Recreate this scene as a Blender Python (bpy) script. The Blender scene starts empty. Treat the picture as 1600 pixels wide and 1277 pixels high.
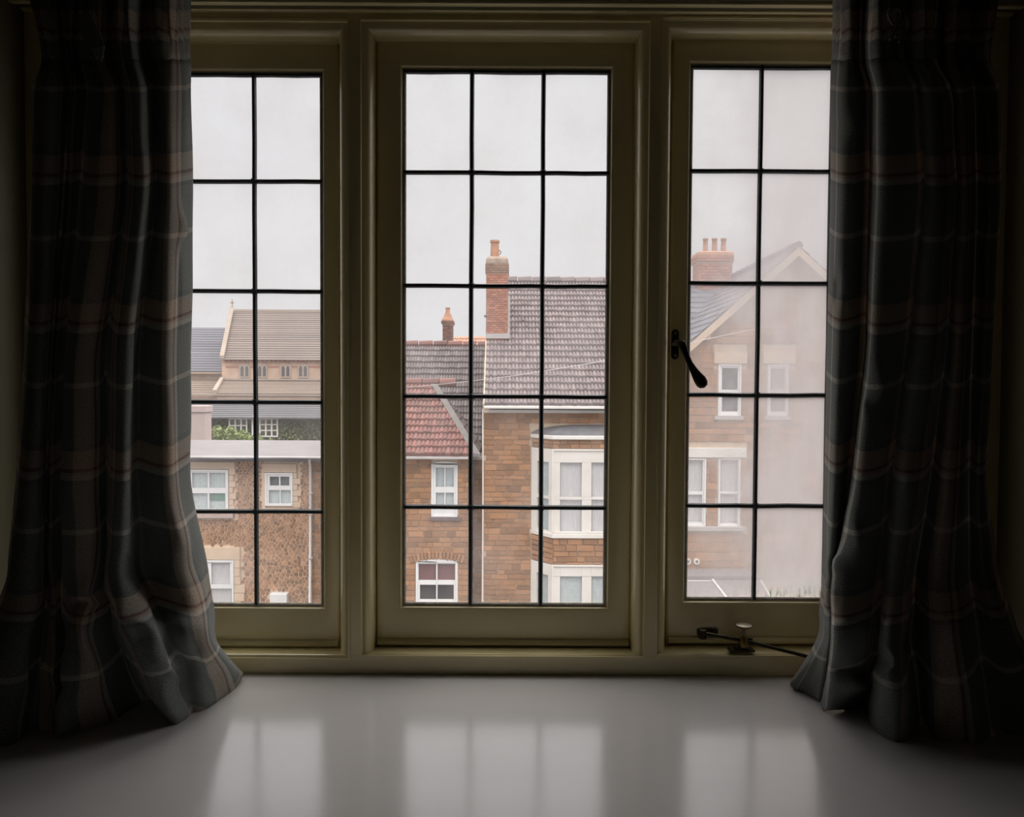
import bpy, bmesh, math, random
import numpy as np
from mathutils import Vector, Matrix, noise as mnoise

random.seed(11)
SC = bpy.context.scene
COL = SC.collection

# ------------------------------------------------------------------ camera
FPX, W, H = 1200.0, 1600.0, 1277.0
EYE = Vector((0.0, 0.0, 1.45))
PITCH, ROLL = math.radians(1.8), math.radians(0.3)
FWD = Vector((0, math.cos(PITCH), -math.sin(PITCH)))
UP0 = Vector((0, math.sin(PITCH), math.cos(PITCH)))
RIGHT = Vector((1, 0, 0)) * math.cos(ROLL) + UP0 * math.sin(ROLL)
UP = UP0 * math.cos(ROLL) - Vector((1, 0, 0)) * math.sin(ROLL)
cam_data = bpy.data.cameras.new('camera')
cam = bpy.data.objects.new('camera', cam_data)
COL.objects.link(cam)
M = Matrix.Identity(4)
for i in range(3):
    M[i][0], M[i][1], M[i][2], M[i][3] = RIGHT[i], UP[i], -FWD[i], EYE[i]
cam.matrix_world = M
cam_data.sensor_fit = 'HORIZONTAL'
cam_data.sensor_width = 36.0
cam_data.lens = FPX / W * 36.0
cam_data.clip_start = 0.05
cam_data.clip_end = 500
SC.camera = cam

# ------------------------------------------------------------------ sky, added overhead fill, exposure
SC.view_settings.view_transform = 'Standard'
SC.view_settings.look = 'None'
SC.view_settings.exposure = 0.0
SC.view_settings.gamma = 1.0
SC.view_settings.use_curve_mapping = False
SC.cycles.use_denoising = True
SC.cycles.max_bounces = 14
SC.cycles.diffuse_bounces = 6
SC.cycles.transparent_max_bounces = 24
world = bpy.data.worlds.new('overcast_sky')
SC.world = world
world.use_nodes = True
wn, wl = world.node_tree.nodes, world.node_tree.links
bg = wn['Background']
tc = wn.new('ShaderNodeTexCoord')
mp = wn.new('ShaderNodeMapping'); mp.inputs['Scale'].default_value = (1, 1, 3)
nz = wn.new('ShaderNodeTexNoise'); nz.inputs['Scale'].default_value = 2.2; nz.inputs['Detail'].default_value = 4
rp = wn.new('ShaderNodeValToRGB')
rp.color_ramp.elements[0].position = 0.3; rp.color_ramp.elements[0].color = (0.955, 0.95, 0.975, 1)
rp.color_ramp.elements[1].position = 0.75; rp.color_ramp.elements[1].color = (1.0, 0.985, 0.99, 1)
wl.new(tc.outputs['Generated'], mp.inputs['Vector']); wl.new(mp.outputs['Vector'], nz.inputs['Vector'])
wl.new(nz.outputs['Fac'], rp.inputs['Fac']); wl.new(rp.outputs['Color'], bg.inputs['Color'])
bg.inputs['Strength'].default_value = 0.87
sky_fill_d = bpy.data.lights.new('sky_fill', 'SUN')  # wide overhead lamp added to brighten the window board, standing for brighter overcast
sky_fill_d.energy = 7.0
sky_fill_d.angle = math.radians(115)
sky_fill_d.color = (1.0, 0.95, 0.90)
sky_fill = bpy.data.objects.new('sky_fill', sky_fill_d)
COL.objects.link(sky_fill)
sky_fill.rotation_euler = Vector((-0.15, 0.04, -1.0)).to_track_quat('-Z', 'Y').to_euler()


# ------------------------------------------------------------------ pixel helpers (real distances)
def ray(px, py):
    return FWD + RIGHT * ((px - W / 2) / FPX) + UP * ((H / 2 - py) / FPX)


def at(px, py, Y):
    """point where the line of sight through a photograph pixel meets the upright plane at depth Y"""
    r = ray(px, py)
    return EYE + r * ((Y - EYE.y) / r.y)


def at_z(px, py, z):
    r = ray(px, py)
    return EYE + r * ((z - EYE.z) / r.z)


def ax(px, Y, py=600):
    return at(px, py, Y).x


def az(py, Y, px=800):
    return at(px, py, Y).z


# ------------------------------------------------------------------ materials
MATS = {}


def new_mat(name):
    m = bpy.data.materials.new(name)
    m.use_nodes = True
    MATS[name] = m
    return m, m.node_tree.nodes, m.node_tree.links, m.node_tree.nodes['Principled BSDF']


def pm(name, c1, c2=None, rough=0.6, scale=8.0, bump=0.0, bscale=None, metal=0.0, rnd=None, spec=0.5, stretch=(1, 1, 1), jitter=0.35, coat=0.0, ior=1.5):
    """procedural paint / stone / metal: colour noise between c1 and c2, optional random per object or per island, fine relief"""
    m, n, l, b = new_mat(name)
    c2 = c2 or tuple(x * 0.85 for x in c1)
    t = n.new('ShaderNodeTexCoord'); mp_ = n.new('ShaderNodeMapping')
    mp_.inputs['Scale'].default_value = stretch
    geo = n.new('ShaderNodeNewGeometry')
    l.new(geo.outputs['Position'], mp_.inputs['Vector'])
    nz_ = n.new('ShaderNodeTexNoise'); nz_.inputs['Scale'].default_value = scale; nz_.inputs['Detail'].default_value = 5
    l.new(mp_.outputs['Vector'], nz_.inputs['Vector'])
    mix = n.new('ShaderNodeMix'); mix.data_type = 'RGBA'
    mix.inputs['A'].default_value = (*c1, 1); mix.inputs['B'].default_value = (*c2, 1)
    fac = nz_.outputs['Fac']
    mr = n.new('ShaderNodeMapRange'); mr.inputs['From Min'].default_value = 0.3; mr.inputs['From Max'].default_value = 0.7
    l.new(fac, mr.inputs['Value'])
    if rnd:
        src = n.new('ShaderNodeObjectInfo').outputs['Random'] if rnd == 'object' else geo.outputs['Random Per Island']
        ma = n.new('ShaderNodeMath'); ma.operation = 'MULTIPLY_ADD'
        ma.inputs[1].default_value = 0.45
        l.new(mr.outputs['Result'], ma.inputs[0])
        mb = n.new('ShaderNodeMath'); mb.operation = 'MULTIPLY'; mb.inputs[1].default_value = 0.55
        l.new(src, mb.inputs[0]); l.new(mb.outputs[0], ma.inputs[2])
        l.new(ma.outputs[0], mix.inputs['Factor'])
        hs = n.new('ShaderNodeHueSaturation')
        mv = n.new('ShaderNodeMapRange')
        wn_ = n.new('ShaderNodeTexWhiteNoise'); wn_.noise_dimensions = '1D'
        l.new(src, wn_.inputs['W'])
        mv.inputs['To Min'].default_value = 1 - jitter; mv.inputs['To Max'].default_value = 1 + jitter
        l.new(wn_.outputs['Value'], mv.inputs['Value']); l.new(mv.outputs['Result'], hs.inputs['Value'])
        l.new(mix.outputs['Result'], hs.inputs['Color'])
        l.new(hs.outputs['Color'], b.inputs['Base Color'])
    else:
        l.new(mr.outputs['Result'], mix.inputs['Factor'])
        l.new(mix.outputs['Result'], b.inputs['Base Color'])
    b.inputs['Roughness'].default_value = rough
    b.inputs['Metallic'].default_value = metal
    b.inputs['Specular IOR Level'].default_value = spec
    b.inputs['Coat Weight'].default_value = coat
    b.inputs['Coat IOR'].default_value = 1.85
    b.inputs['Coat Roughness'].default_value = rough
    b.inputs['IOR'].default_value = ior
    if bump:
        nb = n.new('ShaderNodeTexNoise'); nb.inputs['Scale'].default_value = bscale or scale * 4; nb.inputs['Detail'].default_value = 6
        l.new(mp_.outputs['Vector'], nb.inputs['Vector'])
        bp = n.new('ShaderNodeBump'); bp.inputs['Strength'].default_value = bump; bp.inputs['Distance'].default_value = 0.01
        l.new(nb.outputs['Fac'], bp.inputs['Height']); l.new(bp.outputs['Normal'], b.inputs['Normal'])
    return m


pm('frame_paint', (0.84, 0.725, 0.39), (0.78, 0.665, 0.345), rough=0.28, scale=14, bump=0.08, bscale=30, stretch=(1, 1, 0.25), coat=0.8)
pm('sill_paint', (0.70, 0.685, 0.685), (0.655, 0.64, 0.64), rough=0.17, coat=1.0, scale=5, bump=0.05, bscale=26, stretch=(0.4, 1, 1))
pm('shaded_wall_paint', (0.13, 0.115, 0.065), (0.115, 0.10, 0.055), rough=0.75, scale=4, bump=0.1, bscale=60)  # cream walls; the recess shade is put into this dark colour
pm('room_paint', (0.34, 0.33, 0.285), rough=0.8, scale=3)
pm('lead', (0.035, 0.045, 0.05), (0.06, 0.07, 0.075), rough=0.5, scale=40, bump=0.25, bscale=120, metal=0.3)
pm('dark_bronze', (0.055, 0.043, 0.022), (0.03, 0.024, 0.014), rough=0.36, scale=30, metal=0.75, bump=0.05)
pm('old_brass', (0.35, 0.24, 0.07), (0.22, 0.15, 0.05), rough=0.35, scale=40, metal=0.85)
pm('knob_metal', (0.30, 0.27, 0.20), (0.2, 0.18, 0.13), rough=0.4, scale=40, metal=0.7)
pm('putty', (0.50, 0.46, 0.40), (0.34, 0.31, 0.27), rough=0.7, scale=50, bump=0.3)
# outside
pm('carstone', (0.43, 0.22, 0.108), (0.26, 0.145, 0.085), rough=0.9, scale=5, bump=0.4, bscale=25, rnd='object', jitter=0.22)
pm('carstone_rubble', (0.46, 0.25, 0.14), (0.27, 0.155, 0.095), rough=0.9, scale=4, bump=0.3, bscale=25, rnd='island', jitter=0.3)
pm('mortar', (0.62, 0.49, 0.36), (0.50, 0.38, 0.27), rough=0.95, scale=3, bump=0.3)
pm('cottage_mortar', (0.72, 0.58, 0.45), (0.62, 0.48, 0.36), rough=0.95, scale=3, bump=0.3)
pm('grey_tile', (0.25, 0.208, 0.208), (0.17, 0.143, 0.146), rough=0.75, scale=1.3, bump=0.2, bscale=20, rnd='island', jitter=0.16)
pm('old_grey_tile', (0.215, 0.185, 0.185), (0.14, 0.122, 0.124), rough=0.8, scale=1.6, bump=0.2, bscale=20, rnd='island', jitter=0.2)
pm('red_tile', (0.27, 0.125, 0.105), (0.18, 0.10, 0.092), rough=0.8, scale=2.2, bump=0.2, bscale=20, rnd='island', jitter=0.22)
pm('slate', (0.15, 0.165, 0.205), (0.10, 0.11, 0.145), rough=0.6, scale=2, rnd='island', jitter=0.22, bump=0.1)
pm('orange_brick', (0.46, 0.215, 0.15), (0.36, 0.165, 0.12), rough=0.9, scale=4, rnd='island', jitter=0.2, bump=0.2)
pm('dark_brick', (0.24, 0.13, 0.10), (0.15, 0.09, 0.075), rough=0.9, scale=4, rnd='island', jitter=0.2, bump=0.2)
pm('brick_mortar', (0.50, 0.36, 0.28), (0.42, 0.30, 0.23), rough=0.95, scale=5)
pm('weathered_brick', (0.36, 0.24, 0.18), (0.25, 0.18, 0.145), rough=0.9, scale=4, rnd='island', jitter=0.2, bump=0.2)
pm('grey_cement', (0.21, 0.195, 0.185), (0.17, 0.155, 0.15), rough=0.9, scale=6, bump=0.3)
pm('cement', (0.42, 0.34, 0.28), (0.29, 0.23, 0.19), rough=0.95, scale=7, bump=0.4, bscale=40)
pm('terracotta', (0.50, 0.27, 0.17), (0.36, 0.20, 0.14), rough=0.85, scale=5, bump=0.2)
pm('white_paint', (0.80, 0.77, 0.73), (0.73, 0.69, 0.64), rough=0.5, scale=3)
pm('upvc', (0.82, 0.82, 0.82), (0.78, 0.78, 0.78), rough=0.35, scale=3)
pm('cream_stone', (0.68, 0.53, 0.40), (0.60, 0.45, 0.33), rough=0.9, scale=3, bump=0.2)
pm('pink_sill', (0.52, 0.40, 0.36), (0.46, 0.35, 0.32), rough=0.9, scale=3)
pm('lead_roof', (0.235, 0.22, 0.225), (0.20, 0.187, 0.192), rough=0.7, scale=1.5, bump=0.15)
pm('dark_lead', (0.13, 0.13, 0.14), (0.09, 0.09, 0.1), rough=0.6, scale=4, bump=0.2)
pm('grey_gutter', (0.50, 0.47, 0.46), (0.42, 0.39, 0.38), rough=0.6, scale=3)
pm('blue_brick', (0.17, 0.12, 0.13), (0.12, 0.09, 0.1), rough=0.8, scale=8)
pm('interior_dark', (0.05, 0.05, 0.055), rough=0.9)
pm('interior_grey', (0.20, 0.21, 0.22), rough=0.9)
pm('net', (0.72, 0.685, 0.70), (0.60, 0.57, 0.585), rough=0.9, scale=12, stretch=(6, 6, 0.3))
pm('blue_net', (0.62, 0.67, 0.68), (0.50, 0.56, 0.58), rough=0.9, scale=14)
pm('green_blind', (0.16, 0.32, 0.26), (0.14, 0.28, 0.23), rough=0.8)
pm('red_blind', (0.24, 0.115, 0.115), (0.20, 0.10, 0.10), rough=0.8, scale=10)
pm('church_stone', (0.60, 0.43, 0.33), (0.46, 0.33, 0.255), rough=0.95, scale=1.2, bump=0.3, bscale=6)
pm('church_pale', (0.43, 0.355, 0.30), (0.36, 0.30, 0.25), rough=0.95, scale=1)
pm('church_glass', (0.09, 0.085, 0.085), rough=0.3)
pm('church_red', (0.42, 0.20, 0.15), rough=0.95, scale=3)
pm('church_tile', (0.26, 0.21, 0.183), (0.18, 0.152, 0.143), rough=0.85, scale=0.22, rnd='island', jitter=0.04, bump=0.1)
pm('church_aisle_tile', (0.28, 0.22, 0.175), (0.22, 0.175, 0.145), rough=0.85, scale=0.4, rnd='island', jitter=0.12, bump=0.1)
pm('blue_slate', (0.18, 0.18, 0.205), (0.14, 0.142, 0.17), rough=0.7, scale=0.5, rnd='island', jitter=0.08)
pm('dark_slate', (0.13, 0.13, 0.145), (0.10, 0.10, 0.112), rough=0.7, scale=1, rnd='island', jitter=0.1)
pm('ivy_wall', (0.12, 0.12, 0.09), (0.08, 0.085, 0.06), rough=0.95, scale=3)
pm('ivy', (0.20, 0.23, 0.10), (0.10, 0.13, 0.06), rough=0.7, scale=2.0, rnd='island', jitter=0.35)
pm('bush', (0.26, 0.31, 0.12), (0.16, 0.21, 0.08), rough=0.7, scale=2.0, rnd='island', jitter=0.35)
pm('hedge_leaf', (0.06, 0.20, 0.10), (0.035, 0.12, 0.06), rough=0.6, scale=3, rnd='island', jitter=0.35)
pm('tarmac', (0.11, 0.11, 0.11), (0.085, 0.085, 0.085), rough=0.9, scale=2, bump=0.3, bscale=40)
pm('pavement', (0.30, 0.285, 0.265), (0.24, 0.23, 0.215), rough=0.9, scale=1, bump=0.2)
pm('wire', (0.66, 0.61, 0.60), rough=0.6)
pm('render_pink', (0.52, 0.42, 0.40), (0.47, 0.38, 0.36), rough=0.9, scale=1)
pm('outer_brick', (0.30, 0.16, 0.10), (0.24, 0.13, 0.08), rough=0.9, scale=2)


def coursed():
    m, n, l, b = new_mat('coursed_stone')
    g = n.new('ShaderNodeNewGeometry'); sp = n.new('ShaderNodeSeparateXYZ'); cb_ = n.new('ShaderNodeCombineXYZ')
    l.new(g.outputs['Position'], sp.inputs[0]); l.new(sp.outputs['X'], cb_.inputs['X']); l.new(sp.outputs['Z'], cb_.inputs['Y'])
    br_ = n.new('ShaderNodeTexBrick')
    br_.inputs['Color1'].default_value = (0.40, 0.205, 0.10, 1); br_.inputs['Color2'].default_value = (0.26, 0.145, 0.085, 1); br_.inputs['Mortar'].default_value = (0.56, 0.44, 0.32, 1)
    br_.inputs['Scale'].default_value = 1.0; br_.inputs['Brick Width'].default_value = 0.27; br_.inputs['Row Height'].default_value = 0.115; br_.inputs['Mortar Size'].default_value = 0.008
    l.new(cb_.outputs[0], br_.inputs['Vector']); l.new(br_.outputs['Color'], b.inputs['Base Color']); b.inputs['Roughness'].default_value = 0.9


coursed()


def facing_reflect(n, l, base):
    lw = n.new('ShaderNodeLayerWeight'); lw.inputs['Blend'].default_value = 0.5
    p = n.new('ShaderNodeMath'); p.operation = 'POWER'; p.inputs[1].default_value = 5.0
    l.new(lw.outputs['Facing'], p.inputs[0])
    m = n.new('ShaderNodeMath'); m.operation = 'MULTIPLY_ADD'; m.inputs[1].default_value = 1 - base; m.inputs[2].default_value = base
    l.new(p.outputs[0], m.inputs[0])
    return m.outputs[0]


def far_glass():
    m, n, l, b = new_mat('far_glass')
    out = n['Material Output']
    tr = n.new('ShaderNodeBsdfTransparent'); tr.inputs['Color'].default_value = (0.94, 0.96, 0.96, 1)
    gl = n.new('ShaderNodeBsdfGlossy'); gl.inputs['Roughness'].default_value = 0.03
    fr = facing_reflect(n, l, 0.05)
    mx = n.new('ShaderNodeMixShader')
    l.new(fr, mx.inputs[0]); l.new(tr.outputs[0], mx.inputs[1]); l.new(gl.outputs[0], mx.inputs[2])
    l.new(mx.outputs[0], out.inputs['Surface'])


far_glass()


def near_glass(name, base, fog):
    """thin old window glass; a film of grime scatters daylight, thicker towards the pane edges and, on the foggy one, over most of it"""
    m, n, l, b = new_mat(name)
    out = n['Material Output']
    n.remove(b)
    tr = n.new('ShaderNodeBsdfTransparent'); tr.inputs['Color'].default_value = (0.975, 0.975, 0.975, 1)
    gl = n.new('ShaderNodeBsdfGlossy'); gl.inputs['Roughness'].default_value = 0.02
    fr = facing_reflect(n, l, 0.03)
    m1 = n.new('ShaderNodeMixShader')
    l.new(fr, m1.inputs[0]); l.new(tr.outputs[0], m1.inputs[1]); l.new(gl.outputs[0], m1.inputs[2])
    tl = n.new('ShaderNodeBsdfTranslucent'); tl.inputs['Color'].default_value = (0.53, 0.495, 0.497, 1)
    geo = n.new('ShaderNodeNewGeometry')
    tcx = n.new('ShaderNodeTexCoord')
    sep = n.new('ShaderNodeSeparateXYZ'); l.new(tcx.outputs['Generated'], sep.inputs[0])

    def math_(op, a, b_=None, c=None, clamp=False):
        k = n.new('ShaderNodeMath'); k.operation = op; k.use_clamp = clamp
        for i, v in enumerate((a, b_, c)):
            if v is None:
                continue
            if isinstance(v, (int, float)):
                k.inputs[i].default_value = v
            else:
                l.new(v, k.inputs[i])
        return k.outputs[0]
    ex = math_('ABSOLUTE', math_('SUBTRACT', sep.outputs['X'], 0.5))
    ez = math_('ABSOLUTE', math_('SUBTRACT', sep.outputs['Z'], 0.5))
    e = math_('MAXIMUM', ex, ez)
    edge = math_('POWER', math_('MULTIPLY', e, 2.0), 14.0)
    n1 = n.new('ShaderNodeTexNoise'); n1.inputs['Scale'].default_value = 9; n1.inputs['Detail'].default_value = 6
    n2 = n.new('ShaderNodeTexNoise'); n2.inputs['Scale'].default_value = 70; n2.inputs['Detail'].default_value = 6
    mpg = n.new('ShaderNodeMapping'); mpg.inputs['Scale'].default_value = (1.0, 1.0, 0.35)
    l.new(geo.outputs['Position'], mpg.inputs['Vector'])
    l.new(geo.outputs['Position'], n1.inputs['Vector']); l.new(mpg.outputs['Vector'], n2.inputs['Vector'])
    g = math_('MULTIPLY', math_('MULTIPLY', edge, n2.outputs['Fac']), 0.22)
    f = math_('ADD', g, math_('MULTIPLY', math_('SUBTRACT', n1.outputs['Fac'], 0.25, clamp=True), base * 2))
    # fine dust specks
    v = n.new('ShaderNodeTexVoronoi'); v.inputs['Scale'].default_value = 60
    l.new(geo.outputs['Position'], v.inputs['Vector'])
    sp = math_('MULTIPLY', math_('LESS_THAN', v.outputs['Distance'], 0.045), 0.10)
    if not fog:
        f = math_('ADD', f, sp)
    if fog:
        sp2 = n.new('ShaderNodeSeparateXYZ'); l.new(geo.outputs['Position'], sp2.inputs[0])
        mr = n.new('ShaderNodeMapRange'); mr.interpolation_type = 'SMOOTHSTEP'
        mr.inputs['From Min'].default_value = 0.33; mr.inputs['From Max'].default_value = 0.50
        mr.inputs['To Min'].default_value = fog * 0.40; mr.inputs['To Max'].default_value = fog
        wob = math_('MULTIPLY_ADD', math_('SUBTRACT', n1.outputs['Fac'], 0.5), 0.22, sp2.outputs['X'])
        l.new(wob, mr.inputs['Value'])
        # thinner high up, a streaked tide line along the bottom
        mz = n.new('ShaderNodeMapRange'); mz.interpolation_type = 'SMOOTHSTEP'
        mz.inputs['From Min'].default_value = 1.55; mz.inputs['From Max'].default_value = 1.95
        mz.inputs['To Min'].default_value = 1.0; mz.inputs['To Max'].default_value = 0.7
        l.new(sp2.outputs['Z'], mz.inputs['Value'])
        n3 = n.new('ShaderNodeTexNoise'); n3.inputs['Scale'].default_value = 26; n3.inputs['Detail'].default_value = 8
        l.new(mpg.outputs['Vector'], n3.inputs['Vector'])
        mot = math_('MULTIPLY_ADD', n3.outputs['Fac'], 0.5, 0.75)
        ff = math_('MULTIPLY', math_('MULTIPLY', mr.outputs['Result'], mz.outputs['Result']), mot)
        # dried drips in a band along the foot of the light
        mp4 = n.new('ShaderNodeMapping'); mp4.inputs['Scale'].default_value = (170, 1, 45)
        l.new(geo.outputs['Position'], mp4.inputs['Vector'])
        n4 = n.new('ShaderNodeTexNoise'); n4.inputs['Scale'].default_value = 1.0; n4.inputs['Detail'].default_value = 3
        l.new(mp4.outputs['Vector'], n4.inputs['Vector'])
        band = n.new('ShaderNodeMapRange'); band.interpolation_type = 'SMOOTHSTEP'
        band.inputs['From Min'].default_value = 1.082; band.inputs['From Max'].default_value = 1.060
        l.new(sp2.outputs['Z'], band.inputs['Value'])
        drip = math_('MULTIPLY', math_('MULTIPLY', band.outputs['Result'], math_('SUBTRACT', n4.outputs['Fac'], 0.42, clamp=True)), 3.2, clamp=True)
        ff = math_('MULTIPLY', ff, math_('SUBTRACT', 1.0, drip))
        f = math_('ADD', f, ff)
    f = math_('MINIMUM', f, 0.92)
    m2 = n.new('ShaderNodeMixShader')
    l.new(f, m2.inputs[0]); l.new(m1.outputs[0], m2.inputs[1]); l.new(tl.outputs[0], m2.inputs[2])
    l.new(m2.outputs[0], out.inputs['Surface'])
    return m


near_glass('window_glass', 0.30, 0)
near_glass('grimy_glass', 0.20, 0.78)


def tartan():
    m, n, l, b = new_mat('tartan_cloth')
    uv = n.new('ShaderNodeUVMap'); uv.uv_map = 'UVMap'
    sp = n.new('ShaderNodeSeparateXYZ'); l.new(uv.outputs[0], sp.inputs[0])
    ground = (0.29, 0.31, 0.295); beige = (0.66, 0.545, 0.44); cream = (0.80, 0.76, 0.69); red = (0.30, 0.10, 0.095); blue = (0.21, 0.24, 0.245)
    stops = [(0.0, ground), (0.36, blue), (0.40, beige), (0.455, beige), (0.52, red), (0.545, beige), (0.565, cream), (0.60, blue), (0.63, ground), (0.92, ground), (0.94, cream), (0.975, ground)]
    cols = []
    for ax_, off in (('X', 0.18), ('Y', 0.0)):
        d = n.new('ShaderNodeMath'); d.operation = 'MULTIPLY_ADD'; d.inputs[1].default_value = 1 / 0.228; d.inputs[2].default_value = off
        l.new(sp.outputs[ax_], d.inputs[0])
        fr = n.new('ShaderNodeMath'); fr.operation = 'FRACT'; l.new(d.outputs[0], fr.inputs[0])
        r = n.new('ShaderNodeValToRGB'); r.color_ramp.interpolation = 'CONSTANT'
        els = r.color_ramp.elements
        els[0].position = 0; els[0].color = (*ground, 1)
        els[1].position = stops[1][0]; els[1].color = (*stops[1][1], 1)
        for p, c in stops[2:]:
            e = els.new(p); e.color = (*c, 1)
        l.new(fr.outputs[0], r.inputs['Fac']); cols.append(r.outputs['Color'])
    mix = n.new('ShaderNodeMix'); mix.data_type = 'RGBA'; mix.inputs['Factor'].default_value = 0.5
    l.new(cols[0], mix.inputs['A']); l.new(cols[1], mix.inputs['B'])
    nz_ = n.new('ShaderNodeTexNoise'); nz_.inputs['Scale'].default_value = 420; nz_.inputs['Detail'].default_value = 3
    l.new(uv.outputs[0], nz_.inputs['Vector'])
    hs = n.new('ShaderNodeHueSaturation')
    mv = n.new('ShaderNodeMapRange'); mv.inputs['From Min'].default_value = 0.3; mv.inputs['From Max'].default_value = 0.7
    mv.inputs['To Min'].default_value = 0.72; mv.inputs['To Max'].default_value = 1.28
    l.new(nz_.outputs['Fac'], mv.inputs['Value']); l.new(mv.outputs['Result'], hs.inputs['Value']); l.new(mix.outputs['Result'], hs.inputs['Color'])
    l.new(hs.outputs['Color'], b.inputs['Base Color'])
    b.inputs['Roughness'].default_value = 0.95
    b.inputs['Specular IOR Level'].default_value = 0.1
    b.inputs['Sheen Weight'].default_value = 0.25
    b.inputs['Sheen Roughness'].default_value = 0.4
    bp = n.new('ShaderNodeBump'); bp.inputs['Strength'].default_value = 0.25; bp.inputs['Distance'].default_value = 0.001
    l.new(nz_.outputs['Fac'], bp.inputs['Height']); l.new(bp.outputs['Normal'], b.inputs['Normal'])
    tl = n.new('ShaderNodeBsdfTranslucent'); l.new(hs.outputs['Color'], tl.inputs['Color'])
    mx = n.new('ShaderNodeMixShader'); mx.inputs[0].default_value = 0.26
    l.new(b.outputs[0], mx.inputs[1]); l.new(tl.outputs[0], mx.inputs[2])
    l.new(mx.outputs[0], n['Material Output'].inputs['Surface'])


tartan()


# ------------------------------------------------------------------ object helpers
def put(o, parent=None):
    COL.objects.link(o)
    if parent is not None:
        o.parent = parent
        # parents are unrotated and unscaled: cancel their place so that children are built in world coordinates
        loc = Vector(parent.get('place', (0, 0, 0)))
        o.matrix_parent_inverse = Matrix.Translation(-loc)
    return o


def thing(name, loc, label=None, cat=None, group=None, kind=None):
    o = bpy.data.objects.new(name, None)
    o.empty_display_size = 0.05
    COL.objects.link(o)
    o.location = loc
    o['place'] = tuple(loc)
    tag(o, label, cat, group, kind)
    return o


def tag(o, label=None, cat=None, group=None, kind=None):
    for k, v in (('label', label), ('category', cat), ('group', group), ('kind', kind)):
        if v:
            o[k] = v
    return o


class MB:
    def __init__(self):
        self.v, self.f = [], []

    def add(self, vs, fs):
        k = len(self.v)
        self.v += [tuple(p) for p in vs]
        self.f += [tuple(k + i for i in q) for q in fs]
        return self

    def box(self, x0, x1, y0, y1, z0, z1):
        vs = [(x, y, z) for z in (z0, z1) for y in (y0, y1) for x in (x0, x1)]
        return self.add(vs, [(0, 2, 3, 1), (4, 5, 7, 6), (0, 1, 5, 4), (2, 6, 7, 3), (0, 4, 6, 2), (1, 3, 7, 5)])

    def prism(self, poly, d):
        """poly: list of 3-D points, pushed along vector d"""
        n = len(poly); d = Vector(d)
        vs = [Vector(p) for p in poly] + [Vector(p) + d for p in poly]
        fs = [tuple(range(n))[::-1], tuple(range(n, 2 * n))] + [(i, (i + 1) % n, n + (i + 1) % n, n + i) for i in range(n)]
        return self.add(vs, fs)

    def ring(self, prof):
        """mitred frame: prof = list of (x0, x1, z0, z1, y) rectangles joined in turn"""
        k = len(self.v)
        for (x0, x1, z0, z1, y) in prof:
            self.v += [(x0, y, z0), (x1, y, z0), (x1, y, z1), (x0, y, z1)]
        for i in range(len(prof) - 1):
            for j in range(4):
                a, b = k + 4 * i + j, k + 4 * i + (j + 1) % 4
                self.f.append((a, b, b + 4, a + 4))
        return self

    def tube(self, pts, rad, seg=8, flat=1.0, cap=True):
        """round bar along pts (radius per point)"""
        pts = [Vector(p) for p in pts]
        rad = rad if isinstance(rad, (list, tuple)) else [rad] * len(pts)
        k = len(self.v); n = len(pts)
        ref = Vector((0, 1, 0))
        for i, p in enumerate(pts):
            t = (pts[min(i + 1, n - 1)] - pts[max(i - 1, 0)]).normalized()
            a = ref - t * ref.dot(t)
            if a.length < 1e-3:
                a = Vector((1, 0, 0)) - t * t.x
            a.normalize(); b = t.cross(a)
            for s in range(seg):
                th = 2 * math.pi * s / seg
                self.v.append(tuple(p + a * (math.cos(th) * rad[i] * flat) + b * (math.sin(th) * rad[i])))
        for i in range(n - 1):
            for s in range(seg):
                a, b = k + i * seg + s, k + i * seg + (s + 1) % seg
                self.f.append((a, b, b + seg, a + seg))
        if cap:
            self.f.append(tuple(k + s for s in range(seg))[::-1])
            self.f.append(tuple(k + (n - 1) * seg + s for s in range(seg)))
        return self

    def lathe(self, c, prof, seg=16):
        """turned about a vertical axis through c: prof = (radius, z)"""
        k = len(self.v); n = len(prof)
        for r, z in prof:
            for s in range(seg):
                th = 2 * math.pi * s / seg
                self.v.append((c[0] + r * math.cos(th), c[1] + r * math.sin(th), z))
        for i in range(n - 1):
            for s in range(seg):
                a, b = k + i * seg + s, k + i * seg + (s + 1) % seg
                self.f.append((a, b, b + seg, a + seg))
        self.f.append(tuple(k + s for s in range(seg))[::-1])
        self.f.append(tuple(k + (n - 1) * seg + s for s in range(seg)))
        return self

    def build(self, name, mat, parent=None, smooth=False, bevel=0.0, label=None, kind=None):
        me = bpy.data.meshes.new(name)
        me.from_pydata(self.v, [], self.f)
        me.validate()
        bm = bmesh.new(); bm.from_mesh(me)
        bmesh.ops.recalc_face_normals(bm, faces=bm.faces)
        bm.to_mesh(me); bm.free()
        me.materials.append(MATS[mat])
        if smooth:
            me.polygons.foreach_set('use_smooth', [True] * len(me.polygons))
            try:
                me.set_sharp_from_angle(angle=math.radians(50))
            except Exception:
                pass
        o = bpy.data.objects.new(name, me)
        put(o, parent)
        if bevel:
            b = o.modifiers.new('edge', 'BEVEL'); b.width = bevel; b.segments = 2; b.limit_method = 'ANGLE'
        tag(o, label, None, None, kind)
        return o


# ------------------------------------------------------------------ room shell and window seat
F = 1.37                 # room face of the fixed window frame
SF = F + 0.042           # face of the casements
G = F + 0.052            # glass
SILL = az(1055, F)       # top of the window board
TOP = az(19, F)          # soffit of the recess
XL, XR = -0.862, 0.872   # cheeks of the recess
FRONT = 0.72


def structure(name, mb, mat, label, bevel=0.0):
    o = mb.build(name, mat, bevel=bevel)
    tag(o, label, None, None, 'structure')
    return o


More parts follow.
